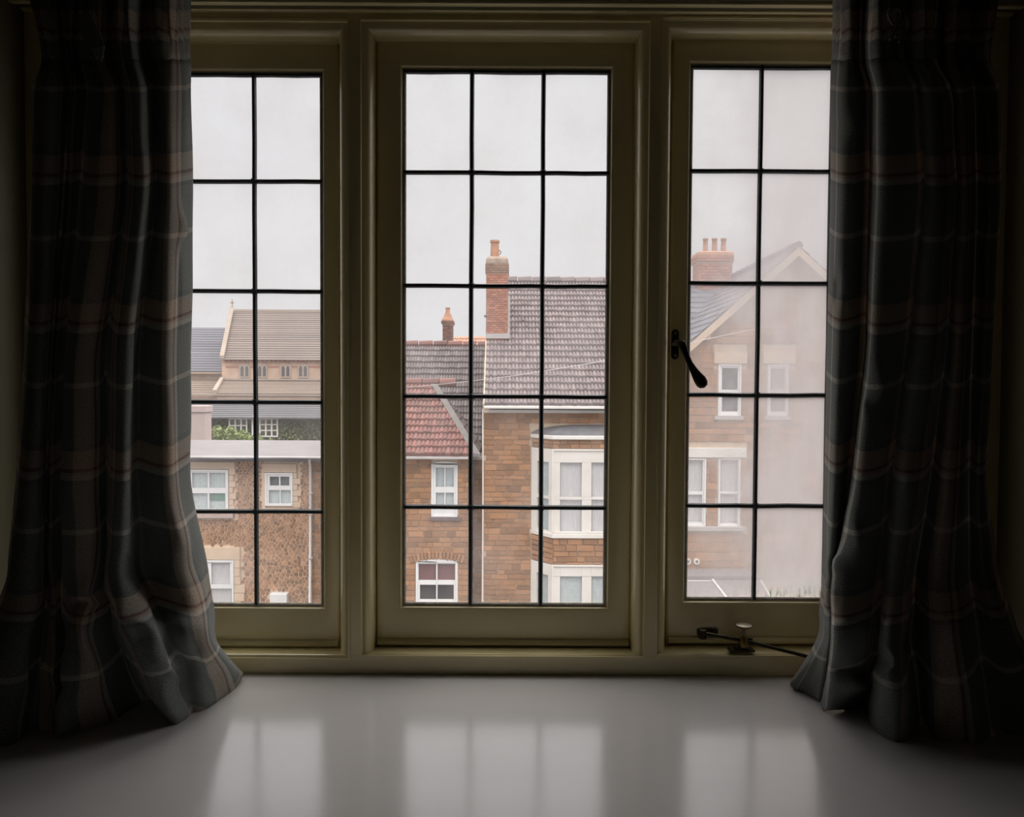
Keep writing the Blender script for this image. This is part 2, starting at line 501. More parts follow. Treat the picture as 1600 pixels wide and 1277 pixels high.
structure('trim_1', MB().box(XL, XR, FRONT - 0.03, F + 0.09, SILL - 0.035, SILL), 'sill_paint', 'glossy pale grey painted window board reflecting the three lights', bevel=0.004)
structure('wall_left', MB().box(-2.3, XL, FRONT, 1.45, 0, 2.6), 'shaded_wall_paint', 'cream cheek of the window recess, coloured dark as shade, behind the left curtain')
structure('wall_right', MB().box(XR, 2.3, FRONT, 1.45, 0, 2.6), 'shaded_wall_paint', 'cream cheek of the window recess, coloured dark as shade, behind the right curtain')
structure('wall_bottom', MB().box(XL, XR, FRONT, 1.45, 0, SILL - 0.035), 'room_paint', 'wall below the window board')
structure('wall_top', MB().box(XL, XR, FRONT, 1.45, TOP, 2.6), 'shaded_wall_paint', 'cream soffit above the window, coloured dark as shade')
structure('wall_back', MB().box(-2.3, 2.3, -3.1, -3.0, 0, 2.6), 'room_paint', 'back wall of the room')
structure('wall_west', MB().box(-2.4, -2.3, -3.1, 1.5, 0, 2.6), 'room_paint', 'side wall of the room on the left')
structure('wall_east', MB().box(2.3, 2.4, -3.1, 1.5, 0, 2.6), 'room_paint', 'side wall of the room on the right')
structure('floor', MB().box(-2.4, 2.4, -3.1, 1.5, -0.12, 0), 'room_paint', 'floor of the room')
structure('ceiling', MB().box(-2.4, 2.4, -3.1, 1.5, 2.6, 2.7), 'room_paint', 'ceiling of the room')
# moulded strip where the soffit meets the frame head
structure('trim_2', MB().box(XL, XR, F - 0.012, F + 0.03, TOP - 0.004, TOP + 0.02)
          .box(XL, XR, F - 0.042, F - 0.030, TOP - 0.006, TOP + 0.02), 'frame_paint', 'slim moulded strip along the top of the window frame', bevel=0.002)

# ------------------------------------------------------------------ the leaded window
win = thing('window_1', (0, F, SILL), 'cream painted three light casement window with leaded panes', None, None, 'structure')
OPEN = [  # opening in the fixed frame (left, right, top, bottom px) at the frame face, casement outer, glass opening
    dict(o=(112, 544, 33, 1027), s=(130, 531, 55, 1013), g=(180, 505, 108, 950), v=(292, 399), h=(283, 455, 628, 799), mat='window_glass'),
    dict(o=(564.5, 1010, 33, 1025), s=(588, 988, 52, 1012), g=(627, 952, 104, 950), v=(736, 846.5), h=(270, 447, 620, 793), mat='window_glass'),
    dict(o=(1030, 1462, 30, 1024), s=(1045.5, 1447, 47, 1009), g=(1073, 1402, 97, 942), v=(1183, 1293), h=(268, 443, 618, 791), mat='grimy_glass'),
]
xe = [ax(p, F) for p in (47, 112, 544, 564.5, 1010, 1030, 1462, 1562)]
zt = az(30, F); zb0 = az(1025, F)
for nm, a, b in (('jamb', XL, xe[1]), ('mullion', xe[2], xe[3]), ('mullion', xe[4], xe[5]), ('jamb', xe[6], XR)):
    MB().box(a, b, F, F + 0.066, zb0 - 0.002, zt + 0.002).build(nm, 'frame_paint', win, bevel=0.0015)
MB().box(XL, XR, F, F + 0.066, zt, TOP + 0.004).build('head_rail', 'frame_paint', win, bevel=0.0015)
MB().box(XL, XR, F, F + 0.09, SILL, zb0).build('bottom_rail', 'frame_paint', win, bevel=0.002)
PXM = F / FPX
casements = []
for k, O in enumerate(OPEN):
    cx = (O['o'][0] + O['o'][1]) / 2
    x0, x1 = ax(O['o'][0], F), ax(O['o'][1], F)
    zt_, zb_ = az(O['o'][2], F, cx), az(O['o'][3], F, cx)
    # ovolo moulding planted round the opening (its lower side is a plain weathered ledge)
    prof = [(x0 - 0.003, x1 + 0.003, zb_ - 0.004, zt_ + 0.003, F + 0.012), (x0 - 0.003, x1 + 0.003, zb_ - 0.004, zt_ + 0.003, F - 0.003), (x0, x1, zb_, zt_, F - 0.003)]
    w_, d_ = 0.0175, 0.021
    prof.append((x0 + 0.001, x1 - 0.001, zb_ + 0.0005, zt_ - 0.001, F + 0.002))
    for i in range(0, 9):
        th = math.pi / 2 * i / 8
        t = w_ * math.sin(th); y = F + 0.002 + d_ * (1 - math.cos(th))
        prof.append((x0 + 0.001 + t, x1 - 0.001 - t, zb_ + 0.0005 + 0.12 * t, zt_ - 0.001 - t, y))
    prof.append((prof[-1][0], prof[-1][1], prof[-1][2], prof[-1][3], F + 0.066))
    e_ = prof[-1]; prof.append((e_[0] + 0.024, e_[1] - 0.024, e_[2] + 0.026, e_[3] - 0.024, F + 0.0665)); e_ = prof[-1]; prof.append((*e_[:4], F + 0.072))
    MB().ring(prof).build('moulding', 'frame_paint', win, smooth=True)
    # casement: rebated stiles and rails
    s = O['s']; g = O['g']
    S = (ax(s[0], SF), ax(s[1], SF), az(s[3], SF, cx), az(s[2], SF, cx))
    Gr = (ax(g[0], SF), ax(g[1], SF), az(g[3], SF, cx), az(g[2], SF, cx))

    def ins(R, t, y):
        return (R[0] + t, R[1] - t, R[2] + t, R[3] - t, y)
    c = MB().ring([ins(S, 0, G + 0.012), ins(S, 0, SF + 0.005), ins(S, 0.0015, SF + 0.0015), ins(S, 0.005, SF), ins(Gr, -0.0035, SF),
                   ins(Gr, -0.0015, SF + 0.001), ins(Gr, 0, SF + 0.004), ins(Gr, 0.0005, G - 0.003), ins(Gr, 0.004, G - 0.002), ins(Gr, 0.004, G + 0.012), ins(S, 0, G + 0.012)]).build(
        'casement', 'frame_paint', win, smooth=True)
    casements.append(c)
    zs = S[3]
    MB().prism([(S[0] + 0.003, SF - 0.009, zs - 0.001), (S[0] + 0.003, SF + 0.003, zs - 0.001), (S[0] + 0.003, SF + 0.003, zs - 0.016), (S[0] + 0.003, SF - 0.001, zs - 0.016), (S[0] + 0.003, SF - 0.009, zs - 0.003)],
               (S[1] - S[0] - 0.006, 0, 0)).build('top_rail_light_strip', 'frame_paint', c)  # strip added, chamfer turned down so the rail's top reads lighter
    # rounded draught bead along the foot of the casement
    zf = S[2] + 0.002
    arc = [(S[0] + 0.003, SF + 0.002, zf)] + [(S[0] + 0.003, SF + 0.002 - 0.011 * math.cos(a), zf + 0.008 + 0.007 * math.sin(a)) for a in [math.pi * (-0.5 + i / 8) for i in range(9)]]
    MB().prism(arc, (S[1] - S[0] - 0.006, 0, 0)).build('draught_bead', 'frame_paint', c, smooth=True)
    # putty line inside the rebate
    P = ins(Gr, 0.004, 0)
    MB().ring([ins(P[:4], -0.004, G - 0.0025), ins(P[:4], 0.0015, G - 0.003), ins(P[:4], 0.0035, G - 0.0005)]).build('putty', 'putty', c)
    # lead cames and quarries
    vx = [ax(p, G) for p in O['v']]; hz = [az(p, G, cx) for p in O['h']]
    L = (P[0] - 0.001, P[1] + 0.001, P[2] - 0.001, P[3] + 0.001)

    def came(a, b, wid=0.0043):
        a, b = Vector(a), Vector(b)
        d = (b - a).normalized(); nrm = Vector((0, 1, 0)).cross(d)
        q = MB()
        n = 9; pts = []
        for i in range(n):
            p = a.lerp(b, i / (n - 1)) + nrm * (random.uniform(-0.0006, 0.0006) if 0 < i < n - 1 else 0)
            pts.append(p)
        sec = [(-wid, 0.0028), (-wid * 0.6, -0.0028), (wid * 0.6, -0.0028), (wid, 0.0028), (wid * 0.6, 0.006), (-wid * 0.6, 0.006)]
        for p in pts:
            for (u, y) in sec:
                q.v.append(tuple(p + nrm * u + Vector((0, y - 0.001, 0))))
        for i in range(n - 1):
            for j in range(6):
                q.f.append((i * 6 + j, i * 6 + (j + 1) % 6, (i + 1) * 6 + (j + 1) % 6, (i + 1) * 6 + j))
        q.f += [(5, 4, 3, 2, 1, 0), tuple((n - 1) * 6 + j for j in range(6))]
        q.build('lead_came', 'lead', c)
    for x in vx:
        came((x, G, L[2]), (x, G, L[3]))
    for z in hz:
        came((L[0], G, z), (L[1], G, z))
    came((L[0], G, L[3] - 0.0035), (L[1], G, L[3] - 0.0035), 0.0035)
    for x in (L[0] + 0.001, L[1] - 0.001):
        came((x, G + 0.001, L[2]), (x, G + 0.001, L[3]), 0.0018)
    for i, z in enumerate(hz):
        for x in vx:
            q = MB().tube([(x, G - 0.0055, z), (x, G - 0.002, z)], [0.0045, 0.0072], 8)
            q.build('solder_joint', 'lead', c)
    xs = [L[0]] + vx + [L[1]]; zz = [L[3]] + hz + [L[2]]
    for i in range(5):
        for j in range(3):
            MB().box(xs[j] + 0.0005, xs[j + 1] - 0.0005, G + 0.0005, G + 0.0005, zz[i + 1] + 0.0005, zz[i] - 0.0005)
            q = MB(); a0, a1, b0, b1 = xs[j], xs[j + 1], zz[i + 1], zz[i]
            q.add([(a0, G + 0.0015, b0), (a1, G + 0.0015, b0), (a1, G + 0.0015, b1), (a0, G + 0.0015, b1)], [(0, 1, 2, 3)])
            q.build('pane', O['mat'], c)

# fastener with a spoon ended handle on the right-hand casement
hp = MB()
zc0, zc1 = az(562, SF, 1053), az(515, SF, 1053)
xa, xb = ax(1047.5, SF), ax(1059, SF)
r_ = (xb - xa) / 2; xm = (xa + xb) / 2
outl = [(xm + r_ * math.cos(a), SF - 0.001, zc1 - r_ + r_ * math.sin(a)) for a in [math.pi * i / 8 for i in range(9)]] + \
       [(xm + r_ * math.cos(a), SF - 0.001, zc0 + r_ + r_ * math.sin(a)) for a in [math.pi + math.pi * i / 8 for i in range(9)]]
plate = MB().prism(outl, (0, -0.006, 0)).build('fastener_plate', 'dark_bronze', win, bevel=0.0015, label='dark bronze backplate of the window fastener')
for zz_ in (zc0 + 0.007, zc1 - 0.007):
    MB().tube([(xm, SF - 0.0065, zz_), (xm, SF - 0.009, zz_)], [0.0032, 0.002], 10).build('screw', 'knob_metal', plate)
hpts = [(1054, 536, 1.384), (1057, 536, 1.372), (1061, 536, 1.358), (1066, 538, 1.350), (1070, 548, 1.347), (1073.5, 558, 1.347), (1078, 568, 1.347), (1083.5, 578, 1.347), (1089, 587, 1.346), (1094, 594, 1.345), (1097.5, 600, 1.345), (1099.5, 604, 1.345), (1100.5, 606, 1.345)]
hr = [6, 5.5, 5.5, 6.4, 5.2, 4.5, 4.7, 6.0, 8.0, 9.6, 9.2, 6.6, 1.5]
MB().tube([at(*p) for p in hpts], [q * 1.35 / FPX for q in hr], 14, flat=0.55).build('fastener_handle', 'dark_bronze', plate, smooth=True, label='dark bronze spoon ended handle hanging down')
# casement stay
zl = az(1019, F + 0.012, 1160)
stay = MB()
st_pts = [at(1098, 990, F + 0.006), at(1130, 995.5, F + 0.004), at(1160, 1001, F + 0.002), at(1200, 1010.5, F - 0.008), at(1262, 1026, F - 0.03)]
stay.tube(st_pts, [0.0036, 0.0034, 0.0034, 0.0034, 0.0034], 8)
stay = stay.build('casement_stay', 'dark_bronze', win, smooth=True, label='long dark metal stay bar lying along the right-hand light')
br = MB()
p0 = at(1089, 995, SF - 0.001); p1 = at(1121, 983, SF - 0.001)
br.box(p0.x, p1.x, SF - 0.006, SF, p0.z + 0.004, p1.z)
br.tube([at(1098, 984, F + 0.008), at(1098, 998, F + 0.008)], [0.007, 0.007], 10)
br.tube([at(1112, 986, SF - 0.006), at(1112, 986, SF - 0.009)], [0.0035, 0.002], 8)
br.build('stay_bracket', 'dark_bronze', stay, bevel=0.001)
kx, ky = at(1162, 1001, F + 0.004).x, F + 0.004
zz0 = az(1017, ky, 1162)
pl = MB()
a_, b_ = ax(1144, ky), ax(1184, ky)
pl.box(a_, b_, ky - 0.009, ky + 0.009, zz0, zz0 + 0.004).box(a_ + 0.012, b_ - 0.014, ky - 0.007, ky + 0.007, zz0 + 0.004, zz0 + 0.009)
pl.build('pin_plate', 'dark_bronze', stay, bevel=0.001)
zk = az(1010, ky, 1162)
MB().lathe((kx, ky), [(0.0088, zz0 + 0.008), (0.0092, zz0 + 0.012), (0.0085, zz0 + 0.024), (0.007, zz0 + 0.027)], 14).build('peg', 'old_brass', stay, smooth=True, label='brass peg of the stay')
zt2 = az(976, ky, 1162)
MB().lathe((kx, ky), [(0.003, zz0 + 0.026), (0.003, zt2 - 0.010), (0.006, zt2 - 0.008), (0.0135, zt2 - 0.004), (0.0142, zt2 - 0.001), (0.012, zt2)], 18).build('thumb_screw', 'knob_metal', stay, smooth=True)
MB().tube([(kx + 0.007, ky, zz0 + 0.022), (kx + 0.015, ky, zz0 + 0.020)], [0.004, 0.004], 8).build('side_screw', 'dark_bronze', stay)


# ------------------------------------------------------------------ curtains
def cr(p0, p1, p2, p3, t):
    return 0.5 * ((2 * p1) + (-p0 + p2) * t + (2 * p0 - 5 * p1 + 4 * p2 - p3) * t * t + (-p0 + 3 * p1 - 3 * p2 + p3) * t ** 3)


def resample(A, counts):
    """Catmull-Rom along axis 0 with counts[i] steps in segment i"""
    n = len(A); out = []
    for i in range(n - 1):
        p0, p1, p2, p3 = A[max(i - 1, 0)], A[i], A[i + 1], A[min(i + 2, n - 1)]
        for s in range(counts[i]):
            out.append(cr(p0, p1, p2, p3, s / counts[i]))
    out.append(A[-1])
    return np.array(out)


ROWS = [-48, 78, 140, 210, 300, 420, 550, 660, 760, 840, 900, 955, 1000]


def curtain(name, cols, label, sgn, seed, extra):
    root = thing(name, (at_z(*extra['base'], SILL)), label, 'curtain', 'tartan curtains at the leaded window')
    K = np.zeros((len(ROWS) + 1, len(cols), 3))
    for j, c in enumerate(cols):
        for i, py in enumerate(ROWS):
            x = np.interp(py, c['r'], c['x']); d = np.interp(py, c['r'], c['d'])
            K[i, j] = at(x, py, d)
        h = c['hem']
        p = at_z(h[0], h[1], SILL + 0.0008 + (h[2] if len(h) > 2 else 0))
        K[-1, j] = p
    # a little slack where the cloth breaks on the board
    A = resample(K, [12, 6, 6, 7, 9, 9, 8, 7, 6, 5, 5, 5, 12])
    B = resample(np.transpose(A, (1, 0, 2)), [8] * (len(cols) - 1))
    V = np.transpose(B, (1, 0, 2)).copy()       # rows x columns x 3
    nr, nc = V.shape[:2]
    lenv = np.zeros((nr, nc))
    lenv[1:] = np.cumsum(np.linalg.norm(np.diff(V, axis=0), axis=2), axis=0)
    lenu = np.zeros((nr, nc))
    lenu[:, 1:] = np.cumsum(np.linalg.norm(np.diff(V, axis=1), axis=2), axis=1)
    um = lenu[20:60].mean(axis=0)
    lenv = 0.35 * lenv + 0.65 * lenv.mean(axis=1, keepdims=True)
    # wrinkles and the tight pencil pleats of the heading
    for i in range(nr):
        fall = lenv[i].mean()
        head = max(0.0, min(1.0, (0.135 - fall) / 0.04)); rel = max(0.0, 1 - abs(fall - 0.15) / 0.05)
        low = max(0.0, min(1.0, (fall - 0.80) / 0.25))
        for j in range(nc):
            u = um[j]; z = V[i, j, 2]
            w = mnoise.noise(Vector((u * 11 + seed, z * 2.2, seed))) * 0.007 + mnoise.noise(Vector((u * 26, z * 9, seed * 2))) * 0.0028 * (1 + 1.5 * low)
            w += low * mnoise.noise(Vector((u * 14 + 3, z * 13, seed + 5))) * 0.013
            pl = math.sin(u * 2 * math.pi / 0.030 + 2.2 * mnoise.noise(Vector((u * 20, 0, seed))) + 0.8 * math.sin(fall * 30)) * 0.0075 * head
            pinch = -0.012 * rel * (0.5 + 0.5 * math.sin(u * 2 * math.pi / 0.030))
            edge = min(1.0, j / 10.0, (nc - 1 - j) / 10.0)
            V[i, j, 1] += (w * (0.4 + 0.6 * edge) + pl - pinch * 0.6)
            if i < nr - 1:
                V[i, j, 0] += 0.35 * w
        V[i, :, 2] = np.maximum(V[i, :, 2], SILL + 0.0012 + 0.05 * max(0, (nr - 4 - i)) * 0.002)
    V[-1, :, 2] -= np.where(V[-1, :, 2] < SILL + 0.003, 0.0035, 0.0)
    for (kx_, ky_, rx_, ry_, dx_, dy_) in extra['kinks']:
        k_ = 1.16 / FPX
        qx = W / 2 + FPX * V[:, :, 0] / V[:, :, 1]; qy = 600 - FPX * (V[:, :, 2] - EYE.z) / V[:, :, 1]
        g_ = np.exp(-((qx - kx_) / rx_) ** 2 - ((qy - ky_) / ry_) ** 2) * (V[:, :, 1] < 1.235)
        V[:, :, 0] += g_ * dx_ * k_; V[:, :, 1] -= g_ * dy_
    ih = 13

    def sheet(nm, i0, i1):
        verts = V[i0:i1 + 1].reshape(-1, 3)
        n_ = i1 - i0 + 1
        faces = [(a * nc + b, a * nc + b + 1, (a + 1) * nc + b + 1, (a + 1) * nc + b) for a in range(n_ - 1) for b in range(nc - 1)]
        me = bpy.data.meshes.new(nm)
        me.from_pydata([tuple(v) for v in verts], [], faces)
        uvl = me.uv_layers.new(name='UVMap')
        U = np.tile(um, (n_, 1)).reshape(-1); Lv = lenv[i0:i1 + 1].reshape(-1)
        li = np.zeros(len(me.loops), dtype=np.int32); me.loops.foreach_get('vertex_index', li)
        uvl.data.foreach_set('uv', np.stack([U[li] + extra['u'], Lv[li] + extra['v']], axis=1).reshape(-1))
        me.materials.append(MATS['tartan_cloth'])
        me.polygons.foreach_set('use_smooth', [True] * len(me.polygons))
        o = bpy.data.objects.new(nm, me)
        put(o, root)
        so = o.modifiers.new('thickness', 'SOLIDIFY'); so.thickness = 0.0018; so.offset = 0
        return o
    sheet('pleated_heading', 0, ih)
    sheet('cloth_panel', ih, nr - 1)
    return root, V


RK = [-48, 80, 140, 300, 550, 760, 900, 1000]


def C(xs, d, hem, d2=None):
    dd = [d + 0.012, d + 0.012] + [d] * 5 + [d if d2 is None else d2]
    return dict(r=RK, x=xs, d=dd, hem=hem)


left_cols = [
    C([34, 64, 48, 50, 38, 26, 10, -30], 1.275, (-110, 1140), 1.24),
    C([52, 72, 62, 56, 45, 34, 20, -5], 1.175, (-60, 1166), 1.15),
    C([78, 88, 92, 84, 70, 62, 60, 42], 1.17, (22, 1160), 1.145),
    C([90, 97, 106, 96, 77, 68, 70, 66], 1.245, (50, 1132), 1.20),
    C([110, 111, 118, 110, 90, 81, 82, 78], 1.195, (78, 1153), 1.15),
    C([124, 122, 134, 126, 101, 93, 94, 100], 1.25, (88, 1140), 1.21),
    C([138, 136, 146, 134, 108, 100, 104, 104], 1.165, (96, 1149), 1.14),
    C([152, 150, 168, 160, 130, 126, 134, 128], 1.15, (140, 1138), 1.12),
    C([166, 164, 184, 184, 152, 150, 152, 148], 1.17, (180, 1124), 1.15),
    C([180, 176, 194, 198, 168, 167, 167, 182], 1.265, (232, 1092), 1.26),
    C([190, 187, 200, 204, 177, 172, 166, 192], 1.165, (256, 1118), 1.14),
    C([203, 200, 213, 218, 192, 186, 182, 216], 1.145, (270, 1133), 1.12),
    C([216, 212, 226, 231, 208, 202, 202, 244], 1.165, (285, 1127), 1.13),
    C([228, 222, 236, 243, 217, 214, 222, 268], 1.235, (303, 1112), 1.17),
    C([246, 242, 250, 254, 236, 236, 250, 290], 1.205, (322, 1108), 1.16),
    C([262, 260, 264, 266, 260, 260, 278, 310], 1.19, (342, 1094), 1.175),
    C([278, 277, 280, 280, 276, 277, 302, 327], 1.222, (364, 1078), 1.20),
    C([290, 288, 291, 292, 289, 289, 316, 335], 1.262, (379, 1056, 0.006), 1.23),
    C([298, 296, 298, 301, 298, 297, 324, 338], 1.305, (374, 1049, 0.012), 1.28),
    C([284, 283, 286, 288, 284, 284, 305, 320], 1.335, (340, 1056), 1.32),
]
right_cols = [
    C([1316, 1318, 1314, 1314, 1308, 1303, 1300, 1292], 1.325, (1268, 1056), 1.32),
    C([1305, 1303, 1299, 1299, 1293, 1289, 1286, 1278], 1.30, (1238, 1064, 0.010), 1.285),
    C([1308, 1308, 1304, 1303, 1297, 1292, 1291, 1282], 1.255, (1236, 1073, 0.004), 1.25),
    C([1320, 1321, 1318, 1317, 1308, 1301, 1295, 1290], 1.21, (1258, 1083), 1.22),
    C([1334, 1333, 1336, 1334, 1322, 1311, 1303, 1297], 1.21, (1277, 1093), 1.20),
    C([1352, 1346, 1358, 1357, 1350, 1325, 1309, 1302], 1.265, (1284, 1100), 1.23),
    C([1362, 1356, 1366, 1366, 1356, 1332, 1302, 1299], 1.18, (1288, 1112), 1.155),
    C([1374, 1370, 1380, 1382, 1368, 1345, 1316, 1310], 1.155, (1300, 1111, 0.006), 1.13),
    C([1390, 1388, 1404, 1406, 1390, 1362, 1340, 1330], 1.165, (1328, 1106), 1.14),
    C([1406, 1402, 1424, 1432, 1410, 1380, 1366, 1352], 1.20, (1350, 1092), 1.18),
    C([1420, 1412, 1434, 1443, 1418, 1391, 1380, 1372], 1.265, (1352, 1098), 1.23),
    C([1430, 1424, 1440, 1448, 1425, 1398, 1386, 1374], 1.17, (1362, 1132), 1.15),
    C([1443, 1438, 1456, 1466, 1446, 1418, 1400, 1390], 1.15, (1382, 1150), 1.12),
    C([1456, 1450, 1472, 1484, 1466, 1440, 1416, 1412], 1.17, (1415, 1159), 1.14),
    C([1470, 1462, 1486, 1494, 1478, 1452, 1430, 1428], 1.265, (1442, 1132), 1.20),
    C([1482, 1476, 1494, 1500, 1488, 1468, 1452, 1456], 1.18, (1464, 1160), 1.14),
    C([1494, 1488, 1504, 1509, 1500, 1485, 1475, 1482], 1.165, (1500, 1164), 1.12),
    C([1506, 1500, 1514, 1518, 1510, 1502, 1497, 1506], 1.19, (1534, 1164), 1.13),
    C([1520, 1512, 1524, 1527, 1520, 1515, 1516, 1532], 1.25, (1552, 1146), 1.18),
    C([1536, 1526, 1540, 1545, 1536, 1526, 1534, 1560], 1.20, (1590, 1140), 1.16),
    C([1552, 1538, 1555, 1560, 1547, 1537, 1552, 1584], 1.215, (1640, 1132), 1.18),
    C([1566, 1546, 1562, 1564, 1550, 1542, 1560, 1596], 1.285, (1660, 1110), 1.24),
]
lc, LV = curtain('curtain', left_cols, 'grey tartan curtain left of the window, its hem fanned towards the middle', -1, 3.1,
                 dict(base=(150, 1110), u=0.0, v=-0.20, kinks=[(150, 925, 16, 14, 6, .022), (140, 950, 30, 7, 0, -.018), (185, 958, 14, 18, 5, .016), (160, 975, 20, 9, 0, -.012),
                      (215, 1000, 18, 12, 0, -.014), (255, 1040, 30, 12, 6, .016), (262, 1070, 26, 9, 0, -.012), (320, 1060, 28, 16, 5, .014), (300, 1030, 12, 26, 0, -.012),
                      (55, 1060, 16, 20, 0, .015), (90, 1085, 18, 12, 0, -.014), (292, 470, 10, 50, -8, .0), (285, 360, 9, 24, 9, -.012), (280, 850, 16, 30, 8, .010), (245, 880, 14, 40, 0, -.012)]))
rc, RV = curtain('curtain', right_cols, 'grey tartan curtain right of the window, its hem curled into a small roll', 1, 8.7,
                 dict(base=(1420, 1120), u=0.07, v=-0.20, kinks=[(1368, 598, 8, 26, 5, .012), (1364, 632, 10, 10, -4, -.008), (1335, 845, 12, 24, 5, .014), (1322, 880, 18, 10, -4, -.010),
                      (1300, 930, 10, 26, -8, .012), (1345, 1070, 20, 8, 10, .020), (1330, 1050, 18, 8, 0, -.014), (1390, 1030, 12, 12, 8, .018), (1380, 1060, 20, 8, 0, -.014), (1400, 1075, 18, 9, -5, .016),
                      (1318, 200, 12, 20, 5, .008), (1304, 448, 8, 26, 4, -.004), (1300, 980, 14, 10, -6, .010), (1430, 1010, 14, 30, 0, -.012), (1420, 740, 16, 20, -6, .012)]))
# loose flap of heading cloth on the left curtain, tape cords on the right one
fl = [at(118, 22, 1.135), at(140, 18, 1.13), at(150, 40, 1.128), at(163, 72, 1.13), at(158, 98, 1.14), at(143, 78, 1.135), at(126, 50, 1.135)]
MB().prism(fl, (0, 0.003, 0)).build('heading_flap', 'tartan_cloth', lc, bevel=0.001)
for pts in ([(1396, 40), (1388, 22), (1398, 12), (1408, 20), (1400, 45), (1390, 62)], [(1400, 58), (1408, 38), (1414, 20), (1420, 42), (1404, 66)]):
    P_ = resample(np.array([at(x, y, 1.138) for x, y in pts]), [6] * (len(pts) - 1))
    MB().tube([tuple(p) for p in P_], 0.0017, 6).build('cord', 'shaded_wall_paint', rc, smooth=True)

# ------------------------------------------------------------------ helpers for the street
def P(px, py, Y):
    return at(px, py, Y)


def rect(mb, px0, px1, py0, py1, y0, y1, Yref=None):
    """box whose face at depth Yref fills a pixel rectangle"""
    Yr = y0 if Yref is None else Yref
    cxp, cyp = (px0 + px1) / 2, (py0 + py1) / 2
    c = at(cxp, cyp, Yr); k = Yr / FPX
    hw, hh = (px1 - px0) / 2 * k, (py1 - py0) / 2 * k
    return mb.box(c.x - hw, c.x + hw, y0, y1, c.z - hh, c.z + hh)


def wall_cells(name, mat, parent, X0, X1, Z0, Z1, Y, thick, holes, Yref):
    """wall panel with window openings left out; holes in px at depth Yref"""
    hs = []
    for (a, b, c, d) in holes:
        p = at((a + b) / 2, (c + d) / 2, Yref); k = Yref / FPX
        hs.append((p.x - (b - a) / 2 * k, p.x + (b - a) / 2 * k, p.z - (d - c) / 2 * k, p.z + (d - c) / 2 * k))
    xs = sorted({X0, X1, *[v for h in hs for v in h[:2] if X0 < v < X1]})
    zs = sorted({Z0, Z1, *[v for h in hs for v in h[2:] if Z0 < v < Z1]})
    q = MB()
    for i in range(len(xs) - 1):
        for j in range(len(zs) - 1):
            mx, mz_ = (xs[i] + xs[i + 1]) / 2, (zs[j] + zs[j + 1]) / 2
            if any(h[0] < mx < h[1] and h[2] < mz_ < h[3] for h in hs):
                continue
            q.box(xs[i], xs[i + 1], Y, Y + thick, zs[j], zs[j + 1])
    return q.build(name, mat, parent)


def stone_mesh(i):
    rr = random.Random(i)
    j = lambda a: rr.uniform(-a, a)
    q = MB()
    b = [(-.5, 0, -.5), (.5, 0, -.5), (.5, 0, .5), (-.5, 0, .5)]
    m = [(x + j(.02), -.75, z + j(.05)) for x, _, z in b]
    f = [(x * .95 + j(.012), -1 + j(.12), z * .86 + j(.05)) for x, _, z in b]
    q.add(b + m + f, [(0, 1, 5, 4), (1, 2, 6, 5), (2, 3, 7, 6), (3, 0, 4, 7), (4, 5, 9, 8), (5, 6, 10, 9), (6, 7, 11, 10), (7, 4, 8, 11), (8, 9, 10, 11)])
    me = bpy.data.meshes.new('stone')
    me.from_pydata(q.v, [], q.f)
    bm = bmesh.new(); bm.from_mesh(me); bmesh.ops.recalc_face_normals(bm, faces=bm.faces)
    bm.to_mesh(me); bm.free()
    me.materials.append(MATS['carstone'])
    return me


STONES = [stone_mesh(i) for i in range(6)]


def lay_stones(parent, px0, px1, py0, py1, Y, holes, ch=9.0, lmin=15, lmax=36, gap=1.1, proud=0.05, seed=1, poly=None):
    rr = random.Random(seed)
    k = Y / FPX
    y = py0; n = 0
    while y < py1 - 2:
        h = ch * rr.choice((0.8, 1.0, 1.0, 1.25))
        h = min(h, py1 - y)
        x = px0 - rr.uniform(0, 12)
        while x < px1 - 2:
            w = rr.uniform(lmin, lmax)
            a, b = max(x, px0), min(x + w, px1)
            if px1 - b < 5:
                b = px1
            segs = [(a, b)]
            for (hx0, hx1, hy0, hy1) in holes:
                if y + h > hy0 + 1 and y < hy1 - 1:
                    ns = []
                    for (s, e) in segs:
                        if e <= hx0 or s >= hx1:
                            ns.append((s, e))
                        else:
                            if s < hx0: ns.append((s, hx0))
                            if e > hx1: ns.append((hx1, e))
                    segs = ns
            for (s, e) in segs:
                if poly:
                    lo, hi = poly(y + h / 2)
                    s, e = max(s, lo), min(e, hi)
                if e - s < 3.5:
                    continue
                c = at((s + e) / 2, y + h / 2, Y)
                o = bpy.data.objects.new('stone', STONES[rr.randrange(6)])
                COL.objects.link(o)
                o.location = c + Vector((0, 0.0, 0))
                o.location.y = Y + proud
                o.scale = ((e - s - gap) * k, proud * rr.uniform(0.85, 1.15), (h - gap) * k)
                o.parent = parent
                n += 1
            x = b if b >= px1 else x + w
        y += h
    return n


